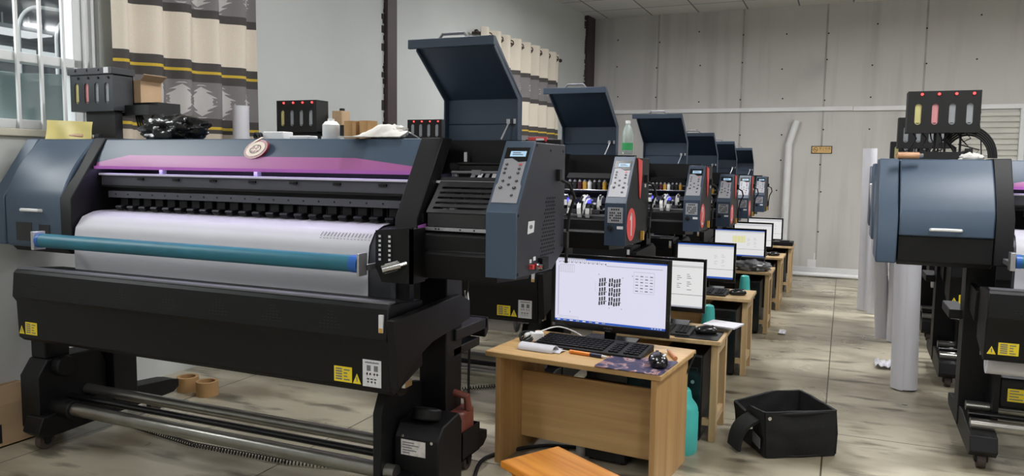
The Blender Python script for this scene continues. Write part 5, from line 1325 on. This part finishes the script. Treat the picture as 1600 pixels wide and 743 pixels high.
# ---------------------------------------------------------------- floor things
bag = thing('carry_bag', (-.245, 3.29, 0), 'open black soft cooler bag lying on the aisle floor', 'bag'); OFF[bag.name] = Vector()
BW, BD, BH = .305, .275, .195
m = MB()
def wall(p, q, sag, bul):
    P, Q = Vector(p + (0,)), Vector(q + (0,)); d = (Q - P).normalized(); n_ = Vector((d.y, -d.x, 0))
    def fn(a, b):
        c = P.lerp(Q, a); e_ = math.sin(PI * a)
        return c + n_ * (bul * e_ * math.sin(PI * min(1, b * 1.1)) + .006 * noise.noise(Vector((a * 4 + p[0] * 9, b * 4, p[1] * 7)))) + Vector((0, 0, .003 + b * (BH - sag * e_)))
    return fn
c = [(0, 0), (BW, 0), (BW, BD), (0, BD)]
for i, (sg, bl) in enumerate(((.0, .012), (-.002, .004), (-.0, .0), (.012, -.012))): m.sheet(wall(c[i], c[(i + 1) % 4], sg, bl), 16, 12, .012)
m.box(0, BW, 0, BD, .001, .012)
m.build('body', M['nylon'], bag, angle=60, bevel=0)
for v in bag.children[0].data.vertices:
    x, y, z = v.co
    k = z / BH
    if x < BW * .6 and y > BD * .5: v.co.z -= .04 * k * (1 - x / (BW * .6))
    v.co.x += -.012 * k * (1 if x < BW / 2 else .3); v.co.y += .02 * k * (1 if y > BD / 2 else 0)
m = MB(); m.tube([(-.002, .004, .185), (BW / 2, -.012, .192), (BW - .004, .002, .192)], .007, 8); m.tube([(-.004, .008, .006), (BW / 2, -.006, .006), (BW + .002, .002, .006)], .006, 8)
m.tube([(BW + .002, .0, .01), (BW + .004, -.001, .1), (BW - .003, .003, .19)], .007, 8); m.build('piping', M['nylon'], bag)
m = MB(); m.disc((.0, -.016, .176), (.008, 0, 0), (0, 0, .008), 12, 0, .004); m.build('stud', M['chrome'], bag)
def flap(a, b): return (-.02 - .085 * b - .02 * math.sin(PI * b), .03 + .11 * a, .15 - .13 * b + .02 * math.sin(PI * b))
m = MB(); m.sheet(flap, 10, 10, .012); m.build('side_flap', M['nylon'], bag)
m = MB(); m.bar((-.055, .035, .12), (-.05, .10, .13), .014, .008, (0, 0, 1)); m.bar((-.075, .05, .10), (-.07, .11, .105), .006, .006); m.build('buckle', M['chrome'], bag)
m = MB(); m.add([(-.016, .03, .03), (-.016, .10, .04), (-.016, .10, .085), (-.016, .03, .075), (-.013, .03, .03), (-.013, .10, .04), (-.013, .10, .085), (-.013, .03, .075)], [(0, 1, 2, 3), (7, 6, 5, 4), (0, 4, 5, 1), (1, 5, 6, 2), (2, 6, 7, 3), (3, 7, 4, 0)]); m.build('label_patch', M['ink_grey'], bag)
bag.location = (-.245, 3.295, 0); bag.rotation_euler = (0, 0, math.radians(31))
# standing paper rolls of the right row
RL = [(.36, 4.72, .34, 4.80, 1.12, .068, 'thick white paper roll leaning below the right printer end cover'), (.312, 6.14, .215, 6.0, 1.12, .05, 'white paper roll behind the thick roll, top showing left of the end cover'),
      (.372, 6.02, .36, 6.1, 1.05, .042, 'white paper roll standing right beside the thick front roll'), (.27, 7.15, .27, 7.1, 1.0, .04, 'thin white paper roll between the tall roll and the nearer rolls'), (.212, 7.30, .19, 7.26, 1.40, .056, 'tall white paper roll standing alone near the back wall')]
for x0, y0, x1, y1, h, r, lab in RL:
    m = MB(); m.pipe((x0, y0, .004), (x1, y1, h), r, r * .8, 28); m.sheet(lambda a, b: (x0 + r * 1.0 * math.cos(-2.2 + a * .5) + (x1 - x0) * b, y0 + r * 1.0 * math.sin(-2.2 + a * .5) - .002 + (y1 - y0) * b, .006 + (h - .006) * b), 4, 2, .002)
    tag(m.build('paper_roll', M['paper']), lab, 'paper roll', 'white paper rolls standing by the right row')
m = MB(); m.sheet(lambda a, b: (.23 + .10 * a, 5.13 + .16 * b, .012 + .03 * abs(noise.noise(Vector((a * 4, b * 4, 3)))) + .012 * math.sin(a * 9) ** 2), 14, 14, .002)
tag(m.build('crumpled_paper', M['paper']), 'crumpled white paper on the floor beside the thick paper roll', 'paper')
m = MB(); m.sheet(lambda a, b: (-.395 + .05 * a, 5.9 + .14 * b, .008 + .015 * abs(noise.noise(Vector((a * 4, b * 4, 8))))), 8, 8, .002)
tag(m.build('paper_scrap', M['paper']), 'small white scrap on the floor beside the fourth desk', 'paper')
# carton lower left, kraft rolls on the floor behind
cb = thing('carton_box', (-3.34, 2.02, 0), 'open brown carton on the floor at the lower left corner', 'carton'); OFF[cb.name] = Vector()
m = MB(); x0, x1, y0, y1 = -.16, .16, -.35, .28; t = .006
m.box(x0, x1, y0, y0 + t, 0, .18).box(x0, x1, y1 - t, y1, 0, .18).box(x0, x0 + t, y0, y1, 0, .18).box(x1 - t, x1, y0, y1, 0, .18).box(x0, x1, y0, y1, 0, t); m.build('body', M['carton'], cb)
m = MB(); m.add([(x1, y0, .18), (x1, y1, .18), (x1 - .02, y1, .255), (x1 - .02, y0, .255), (x1 - t, y0, .18), (x1 - t, y1, .18), (x1 - .02 - t, y1, .255), (x1 - .02 - t, y0, .255)], [(0, 1, 2, 3), (7, 6, 5, 4), (0, 4, 5, 1), (1, 5, 6, 2), (2, 6, 7, 3), (3, 7, 4, 0)]); m.build('flap', M['carton'], cb)
m = MB(); m.box(x1 - .0005, x1 + .0006, -.1, .0, .02, .1); m.build('dark_print', M['ink'], cb)
cb.location = (-3.345, 2.03, 0)
for i, (x, y, lab) in enumerate(((-3.14, 2.98, 'left kraft roll standing on the floor behind the nearest printer'), (-2.985, 2.96, 'right kraft roll standing on the floor behind the nearest printer'))):
    m = MB(); m.pipe((x, y, 0), (x, y, .075), .055, .04, 24); tag(m.build('kraft_roll', M['kraft']), lab, 'paper roll', 'kraft rolls on the floor')
# drifting vapour above the vent pipe
vm = bpy.data.materials.new('thin_vapour'); vm.use_nodes = True; nt = vm.node_tree; N = nt.nodes; L = nt.links; N.remove(N['Principled BSDF'])
vs = N.new('ShaderNodeVolumeScatter'); vs.inputs['Color'].default_value = (1, 1, 1, 1); tc = N.new('ShaderNodeTexCoord'); nz = N.new('ShaderNodeTexNoise'); nz.inputs['Scale'].default_value = 4; nz.inputs['Detail'].default_value = 3
mr = N.new('ShaderNodeMapRange'); mr.inputs['From Min'].default_value = .4; mr.inputs['From Max'].default_value = .75; mr.inputs['To Min'].default_value = .05; mr.inputs['To Max'].default_value = 1.1
L.new(tc.outputs['Object'], nz.inputs['Vector']); L.new(nz.outputs['Fac'], mr.inputs['Value']); L.new(mr.outputs['Result'], vs.inputs['Density']); L.new(vs.outputs[0], N['Material Output'].inputs['Volume'])
m = MB(); m.lathe([(.02, 0), (.06, .12), (.11, .3), (.16, .52), (.15, .66), (.08, .76), (.01, .8)], (-.545, 9.90, 1.835), 18, axis=(.28, -.1, 1))
tag(m.build('vapour', vm), 'faint white vapour drifting up from the bent white pipe', 'vapour', None, 'stuff')
# ---------------------------------------------------------------- camera, world, view
cd = bpy.data.cameras.new('camera'); cam = bpy.data.objects.new('camera', cd); COL.objects.link(cam)
cd.sensor_fit = 'HORIZONTAL'; cd.sensor_width = 36.0; cd.lens = 27.0; cd.clip_start = 0.05; cd.clip_end = 60
R3 = Matrix(((0.9179879848774043, -0.04902857600664742, 0.3935660787663019), (0.3963681464628642, 0.07889250607482008, -0.9146957226066097), (0.01379681449885986, 0.9956767403228796, 0.09185573846902097)))
cam.matrix_world = Matrix.Translation((0, 0, 1.2)) @ R3.to_4x4()
S.camera = cam
W = bpy.data.worlds.new('World'); S.world = W; W.use_nodes = True
W.node_tree.nodes['Background'].inputs[0].default_value = (0.75, 0.85, 1.0, 1); W.node_tree.nodes['Background'].inputs[1].default_value = 1.6
S.view_settings.view_transform = 'Standard'; S.view_settings.look = 'None'; S.view_settings.gamma = 1.0; S.view_settings.use_curve_mapping = False
S.view_settings.exposure = EXPO
